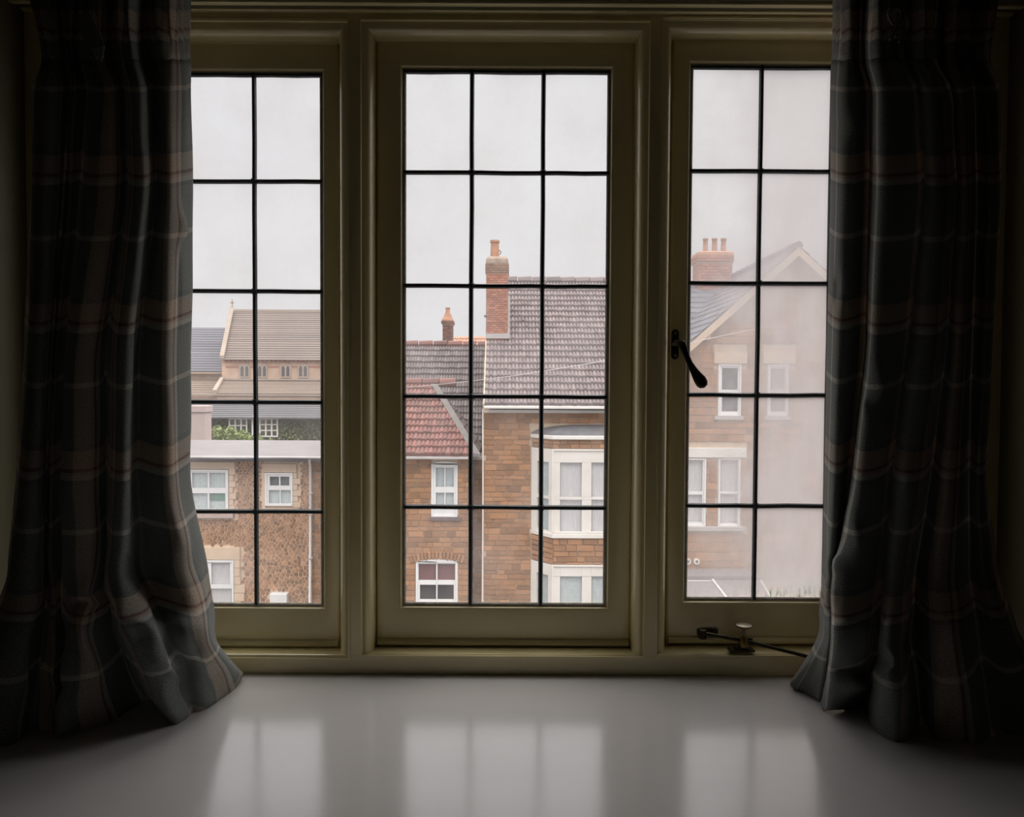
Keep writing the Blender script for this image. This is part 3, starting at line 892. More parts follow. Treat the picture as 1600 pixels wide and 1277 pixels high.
def tiles(eL, eR, rL, rR, rows, cols, name, mat, parent, lift=0.03, roll=0.025, ulim=None, seg=3):
    """interlocking roof tiles laid in overlapping courses over the quad eave-left, eave-right, ridge-left, ridge-right"""
    eL, eR, rL, rR = map(Vector, (eL, eR, rL, rR))
    nrm = (eR - eL).cross(rL - eL).normalized()
    if nrm.z < 0: nrm = -nrm
    q = MB(); rr = random.Random(rows * cols)

    def S(u, v, h):
        return eL.lerp(eR, u).lerp(rL.lerp(rR, u), v) + nrm * h
    for i in range(rows):
        v0, v1 = i / rows, (i + 1.04) / rows
        lo, hi = ulim((v0 + v1) / 2) if ulim else (0, 1)
        for j in range(cols):
            u0, u1 = j / cols, (j + 1) / cols
            if u1 <= lo or u0 >= hi:
                continue
            u0c, u1c = max(u0, lo), min(u1, hi)
            dv = rr.uniform(-0.06, 0.06) / rows; dh = rr.uniform(-0.004, 0.006)
            k = len(q.v)
            for s in range(seg + 1):
                u = u0c + (u1c - u0c) * s / seg
                hh = roll * math.sin(math.pi * s / seg)
                q.v += [tuple(S(u, v0 + dv - 0.01, dh - 0.01)), tuple(S(u, v0 + dv, lift + hh + dh)), tuple(S(u, v1, 0.004 + hh))]
            for s in range(seg):
                a = k + 3 * s
                q.f += [(a, a + 3, a + 4, a + 1), (a + 1, a + 4, a + 5, a + 2)]
    o = q.build(name, mat, parent)
    o['kind'] = 'stuff'
    return o


def courses(eL, eR, rL, rR, rows, name, mat, parent, lift=0.05):
    eL, eR, rL, rR = map(Vector, (eL, eR, rL, rR))
    nrm = (eR - eL).cross(rL - eL).normalized()
    if nrm.z < 0: nrm = -nrm
    q = MB()
    for i in range(rows):
        v0, v1 = i / rows, (i + 1.05) / rows
        a, b, c, d = eL.lerp(rL, v0), eR.lerp(rR, v0), eR.lerp(rR, min(v1, 1)), eL.lerp(rL, min(v1, 1))
        q.add([a, b, b + nrm * lift, a + nrm * lift, c + nrm * .003, d + nrm * .003], [(0, 1, 2, 3), (3, 2, 4, 5)])
    o = q.build(name, mat, parent)
    o['kind'] = 'stuff'
    return o


def bricks_box(parent, x0, x1, y0, y1, z0, z1, ch, bl, mat, seed=0):
    """brick skin on the front and both sides of a stack"""
    rr = random.Random(seed); q = MB()
    rows = max(1, round((z1 - z0) / ch)); h = (z1 - z0) / rows
    for i in range(rows):
        za, zb = z0 + i * h + h * .08, z0 + (i + 1) * h - h * .08
        x = x0 - (bl / 2 if i % 2 else 0)
        while x < x1:
            a, b = max(x, x0), min(x + bl, x1)
            if b - a > bl * .15:
                d = rr.uniform(0, .008)
                q.box(a + .005, b - .005, y0 - .012 - d, y0 + .04, za, zb)
            x += bl
        y = y0 - (bl / 2 if i % 2 else 0)
        while y < y1:
            a, b = max(y, y0), min(y + bl, y1)
            if b - a > bl * .15:
                q.box(x0 - .012, x0 + .04, a + .005, b - .005, za, zb)
                q.box(x1 - .04, x1 + .012, a + .005, b - .005, za, zb)
            y += bl
    o = q.build('brickwork', mat, parent)
    o['kind'] = 'stuff'
    return o


def wavy(px0, px1, py0, py1, Y, n=28, amp=0.0055):
    q = MB()
    for i in range(n + 1):
        x = px0 + (px1 - px0) * i / n
        y = Y + amp * math.sin(i * 1.9) + amp * 0.6 * math.sin(i * 0.83 + 1)
        q.v += [tuple(P(x, py0, y)), tuple(P(x, py1, y))]
    for i in range(n):
        q.f.append((2 * i, 2 * i + 2, 2 * i + 3, 2 * i + 1))
    return q


def far_window(parent, fr, panes, Y, frame_mat='upvc', back='interior_dark', curtain=None, blinds=(), depth=0.045, arch=0.0, name='window', pane_curtain=None):
    """framed window: fr outer frame px (x0,x1,y0,y1); panes = glass openings px; each bar of the frame is cut round the panes"""
    q = MB()
    x0, x1, y0, y1 = fr
    xs = sorted({x0, x1, *[p[0] for p in panes], *[p[1] for p in panes]})
    ys = sorted({y0, y1, *[p[2] for p in panes], *[p[3] for p in panes]})
    for i in range(len(xs) - 1):
        for j in range(len(ys) - 1):
            mx, my = (xs[i] + xs[i + 1]) / 2, (ys[j] + ys[j + 1]) / 2
            if any(p[0] < mx < p[1] and p[2] < my < p[3] for p in panes):
                continue
            rect(q, xs[i], xs[i + 1], ys[j], ys[j + 1], Y, Y + depth)
    k = Y / FPX
    # raised outer frame
    t = min(2.6, (x1 - x0) * 0.07)
    for r in ((x0, x0 + t, y0, y1), (x1 - t, x1, y0, y1), (x0 + t, x1 - t, y0, y0 + t), (x0 + t, x1 - t, y1 - t, y1)):
        rect(q, *r, Y - 0.03, Y + 0.01, Yref=Y)
    if arch:
        pts = []
        for i in range(9):
            a = i / 8
            pts.append(P(x0 + (x1 - x0) * a, y0 - arch * 4 * a * (1 - a), Y - 0.03))
        pts += [P(x1, y0 + t, Y - 0.03), P(x0, y0 + t, Y - 0.03)]
        q.prism(pts, (0, depth, 0))
    w = q.build(name, frame_mat, parent)
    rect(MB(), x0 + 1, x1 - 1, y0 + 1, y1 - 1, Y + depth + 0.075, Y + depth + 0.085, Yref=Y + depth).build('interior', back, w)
    for i, p in enumerate(panes):
        g = MB(); Yg = Y + depth * 0.6
        g.add([P(p[0] - .3, p[3] + .3, Yg), P(p[1] + .3, p[3] + .3, Yg), P(p[1] + .3, p[2] - .3, Yg), P(p[0] - .3, p[2] - .3, Yg)], [(0, 1, 2, 3)])
        g.build('pane', 'far_glass', w)
        pc = pane_curtain[i] if pane_curtain else curtain
        if pc:
            kk = (Y + depth + 0.035) / (Y + depth * .6)
            wavy(p[0] - 1, p[1] + 1, p[2] - 1, p[3] + 1, Y + depth + 0.035, n=max(10, int((p[1] - p[0]) * 0.9))).build('net_curtain', pc, w, smooth=True)
    for (b, mat) in blinds:
        rect(MB(), *b, Y + depth + 0.01, Y + depth + 0.02).build('blind', mat, w)
    return w


def chimney(parent, x0p, x1p, top, base, Y, dep, brick, pots, cap, mat_cap='cement', mat_head=None, bl=0.17, ch=0.06, bottom=None):
    """stack with brick skin, corbelled head and clay pots; px figures at depth Y"""
    a, b = P(x0p, base, Y), P(x1p, top, Y)
    zb = bottom if bottom is not None else a.z - 0.6
    stack = MB().box(a.x, b.x, Y, Y + dep, zb, b.z).build('chimney', 'brick_mortar', parent)
    bricks_box(stack, a.x, b.x, Y, Y + dep, zb, b.z, ch, bl, brick, 3)
    (cx0, cx1, ct, cm, cb) = cap     # head: left, right, top, middle, bottom px
    c0, c1 = P(cx0, cb, Y), P(cx1, ct, Y)
    zm = P(800, cm, Y).z
    o = max(((c1.x - c0.x) - (b.x - a.x)) / 2, 0.02)
    mid = (a.x + b.x) / 2; hw = (b.x - a.x) / 2

    def lvl(g, z):
        return [(mid - hw - g, Y - g, z), (mid + hw + g, Y - g, z), (mid + hw + g, Y + dep + g, z), (mid - hw - g, Y + dep + g, z)]

    def stackup(levels):
        q = MB()
        for L_ in levels:
            q.v += L_
        for i in range(len(levels) - 1):
            for j in range(4):
                q.f.append((4 * i + j, 4 * i + (j + 1) % 4, 4 * i + 4 + (j + 1) % 4, 4 * i + 4 + j))
        q.f.append((3, 2, 1, 0)); q.f.append(tuple(4 * (len(levels) - 1) + j for j in range(4)))
        return q
    zw = c0.z + (zm - c0.z) * .35
    stackup([lvl(0, c0.z - .02), lvl(o * .9, zw), lvl(o * .9, zm)]).build('chimney_head', 'brick_mortar', stack)
    bricks_box(stack, mid - hw - o, mid + hw + o, Y - o, Y + dep + o, zw, zm, ch, bl, mat_head or brick, 5)
    dz_ = c1.z - zm
    stackup([lvl(o * 1.02, zm), lvl(o * 1.02, zm + dz_ * .2), lvl(o * .6, zm + dz_ * .62), lvl(-hw * .12, zm + dz_ * .92), lvl(-hw * .3, c1.z)] if len(pots) != 1 or bl < .13 else
            [lvl(o * 1.02, zm), lvl(o * .9, zm + dz_ * .12), lvl(-hw * .1, zm + dz_ * .5), lvl(-hw * .42, c1.z)]).build('flaunching', mat_cap, stack)
    for (p0, p1, pt, pb) in pots:
        A_, B_ = P(p0, pb, Y + dep / 2), P(p1, pt, Y + dep / 2)
        r = (B_.x - A_.x) / 2; cx_ = (A_.x + B_.x) / 2
        MB().lathe((cx_, Y + dep / 2), [(r * 1.0, A_.z - 0.05), (r * .92, A_.z + (B_.z - A_.z) * .5), (r * .86, A_.z + (B_.z - A_.z) * .82), (r * 1.05, A_.z + (B_.z - A_.z) * .86), (r * 1.05, B_.z), (r * .7, B_.z), (r * .7, B_.z - 0.1)], 14).build('chimney_pot', 'terracotta', stack, smooth=True)
    return stack


GROUND = EYE.z - 6.9

# ------------------------------------------------------------------ main house with the bay (middle light)
YM = 17.0
house = thing('terraced_house', P(850, 600, YM) * 1 + Vector((0, 0, 0)), 'brown stone house with grey tiled roof and white two storey bay window', 'house')
xl = P(755, 800, YM).x; xr = P(1028, 800, YM).x
zeave = P(800, 642, YM).z
wall = MB().box(xl, xr, YM + 0.022, YM + 3.6, GROUND, zeave).build('wall', 'mortar', house)
BAYH = [(829, 1100, 668, 1000)]
lay_stones(wall, 756, 990, 646, 962, YM, BAYH, seed=5, ch=7.9, lmin=10, lmax=30, gap=.9, proud=.022)
# roof
YE, YR = YM - 0.32, 20.5
eL, eR = P(757, 633, YE), Vector((xr, YE, 0)); eR.z = eL.z
zr = P(900, 441, YR).z
rL, rR = Vector((eL.x - 0.04, YR, zr)), Vector((eR.x, YR, zr))
MB().prism([eL + Vector((0.02, .02, -.06)), rL + Vector((0.02, 0, -.06)), Vector((rL.x + .02, YR + 3.4, eL.z)), ], (eR.x - eL.x - .04, 0, 0)).build('roof', 'grey_tile', house)
tiles(eL, eR, rL, rR, 21, 46, 'roof_tile', 'grey_tile', house, lift=0.05, roll=0.035)
rt = MB()
for i in range(9):
    xx = rL.x + 0.4 + i * 0.38
    rt.tube([(xx, YR, zr + .02), (xx + .36, YR, zr + .03)], [.12, .13], 8)
rt.build('ridge_tile', 'grey_tile', house)
g = MB(); rect(g, 756, 1000, 634.5, 639.5, YE - 0.06, YE + 0.08); g.build('gutter', 'white_paint', house, bevel=0.02)
g = MB(); rect(g, 757, 1000, 641, 645.5, YM - 0.02, YM + 0.1); g.build('fascia', 'white_paint', house)
q = MB().tube([P(754.5, 640, YM - .06), P(754.5, 800, YM - .06), P(753.5, 965, YM - .06)], .016, 8); q.build('downpipe', 'white_paint', house, smooth=True)
# verge strip on the left edge of the roof
v0, v1 = eL + Vector((-.03, 0, .03)), rL + Vector((-.03, 0, .03))
MB().prism([v0, v0 + Vector((.10, 0, 0)), v0 + Vector((.10, 0, -.16)), v0 + Vector((0, 0, -.16))], v1 - v0).build('verge', 'cream_stone', house)
# chimney on the left verge
chY = 18.45
chim = chimney(house, 760, 793, 428, 526, chY, .62, 'orange_brick', [(766, 780.5, 376, 401)], (757, 791, 400, 412, 434), mat_head='weathered_brick', bl=0.125, ch=0.052)
fl_ = MB(); rect(fl_, 759, 796, 521, 529, chY - .05, chY + .05); rect(fl_, 792.5, 796.5, 462, 527, chY + .02, chY + .62); fl_.build('flashing', 'grey_gutter', chim)
MB().tube([P(781, 398, chY + .2), P(783, 394, chY + .2), P(780, 391, chY + .2)], .012, 6).build('aerial_hook', 'dark_lead', chim)
MB().tube([P(760, 494, chY), P(756.5, 494, chY)], .03, 6).build('wall_hook', 'dark_lead', chim)

# bay window
YB = 16.5
bay = MB()
bx0 = P(830, 800, YM).x; bx1 = P(864, 800, YB).x
bx2 = bx1 + 2.1; bx3 = bx2 + (bx1 - bx0)


def bay_poly(g, z, out=0.0):
    return [(bx0 - out, YM + .05, z), (bx1 - out * .4, YB - out + g, z), (bx2 + out * .4, YB - out + g, z), (bx3 + out, YM + .05, z)]


def bay_block(p0, p1, name, mat, out=0.0, parent=house, bevel=0):
    za, zb_ = P(870, p1, YB).z, P(870, p0, YB).z
    return MB().prism(bay_poly(0, za, out), (0, 0, zb_ - za)).build(name, mat, parent, bevel=bevel)


b1 = bay_block(687, 702, 'bay_wall', 'mortar', -0.03)
lay_stones(b1, 864, 1000, 687.5, 701.5, YB + .0, [], seed=8, ch=7, proud=.03, lmin=10, lmax=26, gap=.9)
b2 = bay_block(841, 883, 'bay_wall', 'mortar', -0.03)
lay_stones(b2, 864, 1000, 842, 882.5, YB + .0, [], seed=9, ch=8.2, proud=.03, lmin=12, lmax=32, gap=.9)
# stones on the canted cheeks of the bay
for (pw, p0, p1) in ((b1, 687.5, 701.5), (b2, 842, 882.5)):
    rows = 2 if p1 - p0 < 20 else 5
    for r in range(rows):
        za = P(870, p1 - (p1 - p0) * r / rows, YB).z; zb_ = P(870, p1 - (p1 - p0) * (r + 1) / rows, YB).z
        cuts = [0, .55, 1] if r % 2 else [0, .4, 1]
        for i in range(2):
            a = Vector((bx0, YM, 0)).lerp(Vector((bx1, YB, 0)), cuts[i] + .02); b = Vector((bx0, YM, 0)).lerp(Vector((bx1, YB, 0)), cuts[i + 1] - .02)
            o = bpy.data.objects.new('stone', STONES[(r + i) % 6]); COL.objects.link(o)
            o.parent = pw
            o.location = Vector(((a.x + b.x) / 2 + .035, (a.y + b.y) / 2 + .03, (za + zb_) / 2))
            o.rotation_euler = (0, 0, math.atan2(b.y - a.y, b.x - a.x))
            o.scale = ((b - a).length, .05, abs(zb_ - za) - .015)
cornice = bay_block(680.5, 687, 'bay_cornice', 'white_paint', 0.06, bevel=.015)
za = P(870, 681, YB).z
zc = P(930, 664, YM - .1).z
rfm = MB()
top_l = Vector((bx1 + .75, YM + .04, zc)); top_r = Vector((bx2 - .75, YM + .04, zc))
lv = []
for i in range(7):
    t = i / 6; s = math.sin(t * math.pi / 2); hgt = za + (zc - za) * s
    base = [Vector(p) for p in bay_poly(0, za, .05)]
    tgt = [Vector((bx1 + .72, YM + .05, 0)), top_l, top_r, Vector((bx2 - .72, YM + .05, 0))]
    tt = 1 - math.cos(t * math.pi / 2)
    row = []
    for p, q_ in zip(base, tgt):
        v = p.lerp(q_, tt); v.z = hgt; row.append(tuple(v))
    lv.append(row)
for r in lv: rfm.v += r
for i in range(6):
    for j in range(3):
        rfm.f.append((4 * i + j, 4 * i + j + 1, 4 * i + 5 + j, 4 * i + 4 + j))
rfm.build('bay_roof', 'dark_lead', house, smooth=True)


def bay_window(y0, y1, gy0, gy1, rail, curtain_mat, sill):
    # front lights
    fr = (871, 1000, y0, y1)
    panes = []
    for gx in ((875, 909), (924, 957.5), (972, 1000)):
        if rail:
            panes += [(gx[0], gx[1], gy0, rail[0]), (gx[0], gx[1], rail[1], gy1)]
        else:
            panes.append((gx[0], gx[1], gy0, gy1))
    w = far_window(house, (862, 1010, y0, y1), panes, YB, 'white_paint', 'interior_grey', curtain_mat, name='bay_window')
    # canted light
    A_, B_ = Vector((bx0, YM, 0)), Vector((bx1, YB, 0))
    zt_, zb_ = P(870, y0, YB).z, P(870, y1, YB).z
    gt, gb = P(870, gy0, YB).z, P(870, gy1, YB).z
    dirv = (B_ - A_).normalized(); nrm_ = Vector((dirv.y, -dirv.x, 0))
    if nrm_.y > 0: nrm_ = -nrm_
    q = MB(); Lc = (B_ - A_).length

    def bar(t0, t1, z0, z1, d=.07, off=0.0, mbx=None):
        a = A_ + dirv * (Lc * t0) + nrm_ * (off); b = A_ + dirv * (Lc * t1) + nrm_ * (off)
        (mbx or q).prism([(a.x, a.y, z0), (b.x, b.y, z0), (b.x, b.y, z1), (a.x, a.y, z1)], -nrm_ * d)
    g0, g1 = .26, .80
    bar(0, g0, zb_, zt_); bar(g1, 1.0, zb_, zt_); bar(g0, g1, zb_, gb); bar(g0, g1, gt, zt_)
    if rail:
        bar(g0, g1, P(870, rail[1], YB).z, P(870, rail[0], YB).z)
    cw = q.build('bay_window', 'white_paint', house)
    q = MB(); bar(g0, g1, gb, gt, .004, -.03, q); q.build('pane', 'far_glass', cw)
    q = MB(); bar(g0, g1, gb, gt, .01, -.08, q); q.build('net_curtain', 'blue_net', cw)
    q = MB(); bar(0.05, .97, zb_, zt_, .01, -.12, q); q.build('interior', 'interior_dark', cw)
    if sill:
        bay_block(sill[0], sill[1], 'bay_sill', 'white_paint', 0.04, bevel=.01)
    return w


bay_window(702, 834, 723, 831, (777, 781), 'net', (834, 841))
bay_window(883, 965, 901, 958, None, 'blue_net', None)
bay_block(965, 1060, 'bay_wall', 'mortar', -0.02)

# ------------------------------------------------------------------ lower wing with the red hipped roof
YW = 17.05
wing = thing('terraced_house', P(690, 800, YW), 'lower brown stone wing under a red tiled hipped roof, two white windows', 'house')
wx0 = P(560, 800, YW).x; wx1 = P(737, 800, YW).x
zwe = P(700, 716, YW).z
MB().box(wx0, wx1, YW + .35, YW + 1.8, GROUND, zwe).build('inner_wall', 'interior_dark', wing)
wwall = wall_cells('wall', 'mortar', wing, wx0, wx1, GROUND, zwe, YW + .022, .3, [(675, 714, 723, 807), (651, 714, 876, 944)], YW)
WA = (674, 715, 724, 808); WBx = (650, 715, 875, 945)
lay_stones(wwall, 562, 737, 718, 965, YW, [(674, 715, 721, 813), (649, 716, 872, 948)], seed=21, ch=7.9, lmin=10, lmax=28, gap=.9, proud=.022)
rec = MB().box(wx1, P(757, 800, YW + .5).x, YW + .522, YW + 2.5, GROUND, P(745, 717, YW + .5).z).build('wall', 'mortar', wing)
lay_stones(rec, 738, 755, 719, 965, YW + .5, [], seed=33, ch=8.2, lmin=7, lmax=18, gap=.9, proud=.022)
YWE, YWR = YW - .28, 18.9
we0, we1 = P(560, 712, YWE), P(744, 712, YWE); we0.z = we1.z
wr1 = P(675, 600, YWR); wr0 = Vector((we0.x, YWR, wr1.z))
MB().add([we0, we1, wr1, wr0, (we1.x, YWR + 2, we1.z)], [(0, 1, 2, 3), (1, 4, 2)]).build('roof', 'red_tile', wing)
span = we1.x - we0.x


def ul(v):
    return (0, (we1.x + (wr1.x - we1.x) * v - we0.x) / span - .012)


rR2 = Vector((we1.x, YWR, wr1.z))
tiles(we0, we1, wr0, rR2, 11, 27, 'roof_tile', 'red_tile', wing, lift=.05, roll=.035, ulim=ul)
# right-hand slope of the hip
tiles(we1 + Vector((0, .0, 0)), Vector((we1.x, YWR + 2, we1.z)), wr1, wr1 + Vector((0, .05, 0)), 9, 10, 'roof_tile', 'old_grey_tile', wing, lift=.03)
hd = wr1 - we1
MB().prism([we1 + Vector((-.07, 0, .05)), we1 + Vector((.09, 0, .04)), we1 + Vector((.09, 0, -.03)), we1 + Vector((-.07, 0, -.03))], hd + Vector((0, 0, .03))).build('hip_flashing', 'grey_cement', wing)
rdg = MB()
for i in range(5):
    rdg.tube([(wr0.x + i * .42 - .1, YWR, wr1.z + .03), (wr0.x + i * .42 + .30, YWR, wr1.z + .04)], [.1, .11], 8)
rdg.build('ridge_tile', 'red_tile', wing)
g = MB(); rect(g, 560, 736, 713.5, 718, YWE - .04, YWE + .08); g.build('gutter', 'grey_gutter', wing, bevel=.015)
g = MB(); rect(g, 738, 757, 714, 718.5, YW + .35, YW + .5); g.build('gutter', 'grey_gutter', wing)
far_window(wing, WA, [(681, 694.3, 731, 761), (696, 709, 731, 761), (681, 694.3, 770, 796), (696, 709, 770, 796)], YW + .02, curtain='blue_net', arch=2.5)
rect(MB(), 672, 721, 808.5, 814, YW - .05, YW + .08).build('window_sill', 'blue_brick', wing)
far_window(wing, (650, 715, 877, 945), [(654, 681.5, 881.5, 907), (683.5, 711, 881.5, 907), (656, 681.5, 914, 937), (683.5, 709, 914, 937)], YW + .02, arch=3.0,
           blinds=[((653, 712, 880, 908), 'red_blind')])
wv = far_window  # noqa
# voussoirs over the lower window
for i in range(15):
    a = (i - 7) / 7
    px = 682.5 + a * 40; py = 868.5 + 5.5 * a * a
    o = bpy.data.objects.new('brick', STONES[i % 6]); COL.objects.link(o); o.parent = wwall
    o.location = P(px, py, YW); o.location.y = YW + .03
    o.rotation_euler = (0, a * .28, 0)
    o.scale = (.058, .055, .17)
for (px, py, c) in ((671, 930, 'white_paint'), (690, 931, 'hedge_leaf'), (703, 932, 'hedge_leaf')):
    pass

# grey roof and chimney behind the wing
rear = thing('rear_roof', P(690, 620, 20), 'weathered grey tiled roof with a small brick chimney behind the red roof', 'house')
yE, yR = 19.1, 22.0
re0, re1 = P(580, 714, yE), P(757, 714, yE); re0.z = re1.z
zr2 = P(690, 540, yR).z
rr0, rr1 = Vector((re0.x, yR, zr2)), Vector((re1.x - .1, yR, zr2))
MB().prism([re0 + Vector((0, .02, -.08)), rr0 + Vector((0, 0, -.08)), Vector((rr0.x, yR + 3, re0.z))], (re1.x - re0.x, 0, 0)).build('roof', 'old_grey_tile', rear)
tiles(re0, re1, rr0, rr1, 17, 36, 'roof_tile', 'old_grey_tile', rear, lift=.05, roll=.03)
MB().box(re0.x, re1.x, yE + .3, yR + 2.5, GROUND, re0.z + .1).build('wall', 'mortar', rear)
rdg = MB()
for i in range(8):
    rdg.tube([(rr0.x + i * .42, yR, zr2 + .03), (rr0.x + i * .42 + .38, yR, zr2 + .04)], [.1, .11], 8)
rdg.build('ridge_tile', 'red_tile', rear)
q = MB(); q.prism([P(756.5, 563, 18.2), P(758.5, 563, 18.2), P(758.5, 600, 18.2), P(756.5, 600, 18.2)], (0, .05, 0)); q.build('verge', 'white_paint', rear)
chimney(rear, 692, 706, 507, 534, 23.0, .5, 'dark_brick', [(696, 703.5, 481, 492)], (690, 708, 489, 502, 508.5), mat_cap='terracotta', bl=.14, ch=.07)
far = MB(); yF = 25.0
f0, f1 = P(706, 541, yF), P(775, 541, yF); zf = P(740, 527, yF + 1.2).z
tiles(f0, f1, Vector((f0.x, yF + 1.2, zf)), Vector((f1.x, yF + 1.2, zf)), 3, 14, 'roof_tile', 'terracotta', rear, lift=.04, roll=.03)
MB().box(f0.x, f1.x, yF + .3, yF + 2, GROUND, f0.z + .02).build('wall', 'mortar', rear)

# ------------------------------------------------------------------ gabled house (right light)
YG = 16.0
gab = thing('gabled_house', P(1230, 800, YG), 'gable ended brown stone house with slate roof and cream bargeboards', 'house')
apx = P(1241, 393, YG)
slope = .90
gl_ = P(1040, 600, YG).x; gr_ = 2 * apx.x - gl_
zg_e = apx.z - slope * (apx.x - gl_)
GHOLES = [(1123, 1156.5, 570, 649), (1200, 1230, 571, 649), (1061, 1101.5, 717, 822), (1123, 1155, 717, 822)]
zsp = P(1180, 569, YG).z
xa_ = apx.x - (apx.z - zsp) / slope; xb_ = 2 * apx.x - xa_
gw = wall_cells('wall', 'mortar', gab, xa_, xb_, GROUND, zsp, YG + .022, .3, GHOLES, YG)
MB().prism([(xa_, YG + .022, zsp), (xb_, YG + .022, zsp), (apx.x, YG + .022, apx.z)], (0, 4.0, 0)).build('gable', 'mortar', gab)
MB().box(gl_, xa_, YG + .022, YG + 4, GROUND, zg_e).box(xb_, gr_, YG + .022, YG + 4, GROUND, zg_e).build('wall', 'mortar', gab)
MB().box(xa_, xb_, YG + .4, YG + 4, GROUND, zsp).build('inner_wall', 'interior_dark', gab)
# slate slope of the wing between the gable and the tiled roof
zs0 = az(633, YE, 757)
tiles((xr, YE, zs0), (apx.x + .5, YE, zs0), (xr, YR, zr), (apx.x + .5, YR, zr), 21, 18, 'roof_slate', 'slate', gab, lift=.035, roll=0, seg=1)
MB().prism([(xr + .02, YE + .02, zs0 - .06), (xr + .02, YR, zr - .06), (xr + .02, YR + 3.4, zs0)], (apx.x + .45 - xr, 0, 0)).build('roof', 'slate', gab)
MB().box(xr + .02, gl_ + .3, YM + .05, YM + 3.5, GROUND, zs0 - .1).build('wall', 'mortar', gab)


def gpoly(y):
    return (1241 - (y - 397) / slope + 4, 1241 + (y - 397) / slope - 4)


GH = [(1116, 1168, 551, 569), (1121, 1158, 569, 656), (1193, 1244, 551, 569), (1198, 1232, 569, 656), (1050, 1168, 700, 716), (1058, 1103, 716, 832), (1121, 1157, 716, 832), (1103, 1121, 822, 832), (1157, 1168, 823, 831)]
ns = lay_stones(gw, 1055, 1318, 412, 905, YG, GH, seed=44, ch=11.6, lmin=18, lmax=46, poly=gpoly, proud=.022)
# roof slopes
YGE = YG - .25
zt_ = apx.z + .06
for sg in (-1, 1):
    e = Vector((apx.x + sg * (apx.x - gl_ + .25), YGE, zt_ - slope * (apx.x - gl_ + .25)))
    e2 = e + Vector((0, 4.75, 0)); r1 = Vector((apx.x, YGE, zt_)); r2 = r1 + Vector((0, 4.75, 0))
    MB().prism([e, r1, r1 - Vector((0, 0, .06)), e - Vector((0, 0, .06))], (0, 4.75, 0)).build('roof', 'slate', gab)
    a_, b_, c_, d_ = (e2, e, r2, r1) if sg < 0 else (e, e2, r1, r2)
    tiles(a_, b_, c_, d_, 15, 22, 'roof_slate', 'slate', gab, lift=.03, roll=.0, seg=1)
    # bargeboard
    n_ = Vector((0, 0, -.17))
    MB().prism([e + Vector((0, -.03, -.02)), r1 + Vector((0, -.03, -.02)), r1 + Vector((0, -.03, -.02)) + n_ * 1.0, e + Vector((0, -.03, -.02)) + n_ * 1.0], (0, .06, 0)).build('bargeboard', 'cream_stone', gab)
pcorb = P(1107, 522, YG)
rect(MB(), 1103, 1111, 512, 531, YG - .2, YG + .05).build('corbel', 'cream_stone', gab, bevel=.02)
rdg = MB()
for i in range(11):
    rdg.tube([(apx.x, YGE + i * .42, zt_ + .02), (apx.x, YGE + i * .42 + .4, zt_ + .03)], [.09, .1], 8)
rdg.build('ridge_tile', 'slate', gab)
chimney(gab, 1091, 1144, 412, 440, 20.2, .6, 'orange_brick', [(1098, 1106.5, 373, 393), (1112, 1121, 373, 393), (1126, 1135, 373, 393)], (1089.5, 1146.5, 391, 398, 413), mat_cap='terracotta', bl=.2, ch=.075)
for (lx0, lx1, a) in ((1116, 1168, 0), (1193, 1244, 0)):
    rect(MB(), lx0, lx1, 551, 568.5, YG - .03, YG + .1).build('lintel', 'cream_stone', gab, bevel=.01)
far_window(gab, (1122, 1157.5, 569, 650), [(1128, 1153, 575, 609), (1128, 1153, 620, 643)], YG + .02, curtain=None, back='interior_grey')
far_window(gab, (1199, 1231, 570, 650), [(1204, 1227, 576, 609), (1204, 1227, 620, 643)], YG + .02, curtain=None, back='interior_grey')
for a, b in ((1117, 1162), (1195, 1236)):
    rect(MB(), a, b, 650, 656, YG - .06, YG + .06).build('window_sill', 'grey_gutter', gab)
rect(MB(), 1050, 1167, 700, 715.5, YG - .04, YG + .1).build('lintel', 'white_paint', gab, bevel=.01)
far_window(gab, (1060, 1102.5, 716, 823), [(1065, 1098, 719, 768), (1065, 1097, 773, 816)], YG + .02, curtain='net')
far_window(gab, (1122, 1156, 716, 823), [(1125.5, 1153, 719, 768), (1125.5, 1152.5, 772, 818)], YG + .02, curtain='net')
rect(MB(), 1050, 1166, 823.5, 830.5, YG - .08, YG + .06).build('window_sill', 'grey_gutter', gab, bevel=.01)
for px in (1074.5, 1088):
    c = P(px, 877, YG)
    v = MB().tube([(c.x, YG + .05, c.z), (c.x, YG - .05, c.z)], [.062, .062], 14).build('vent', 'white_paint', gab, smooth=True)
    MB().tube([(c.x, YG - .045, c.z), (c.x, YG - .056, c.z)], [.032, .032], 12).build('vent_hole', 'dark_lead', v)
# low lead covered bay roof at the foot of the gable
YL = 15.4
bl_ = MB()
A = [P(1040, 900, YL), P(1190, 900, YL), P(1190, 906, YL), P(1040, 906, YL)]
bl_.prism(A, (0, YG - YL, 0)); bl_.build('porch_cornice', 'lead_roof', gab, bevel=.01)
z0 = P(1100, 906, YL).z
q = MB()
x_a, x_b, x_c = P(1040, 906, YL).x, P(1113, 906, YL).x, P(1188, 906, YL).x
d0 = .45
zz = z0 - .32
q.add([(x_a, YL, z0), (x_b, YL, z0), (x_c, YL, z0), (x_a, YL - d0, zz), (x_b + .22, YL - d0, zz), (x_c + .16, YL - d0 * .4, zz), (x_c + .16, YG, zz), (x_c, YG, z0)],
      [(0, 1, 4, 3), (1, 2, 5, 4), (2, 7, 6, 5)])
q.build('porch_roof', 'lead_roof', gab)
q = MB().tube([(x_b, YL - .01, z0 + .01), (x_b + .22, YL - d0 - .01, zz + .01)], .022, 6)
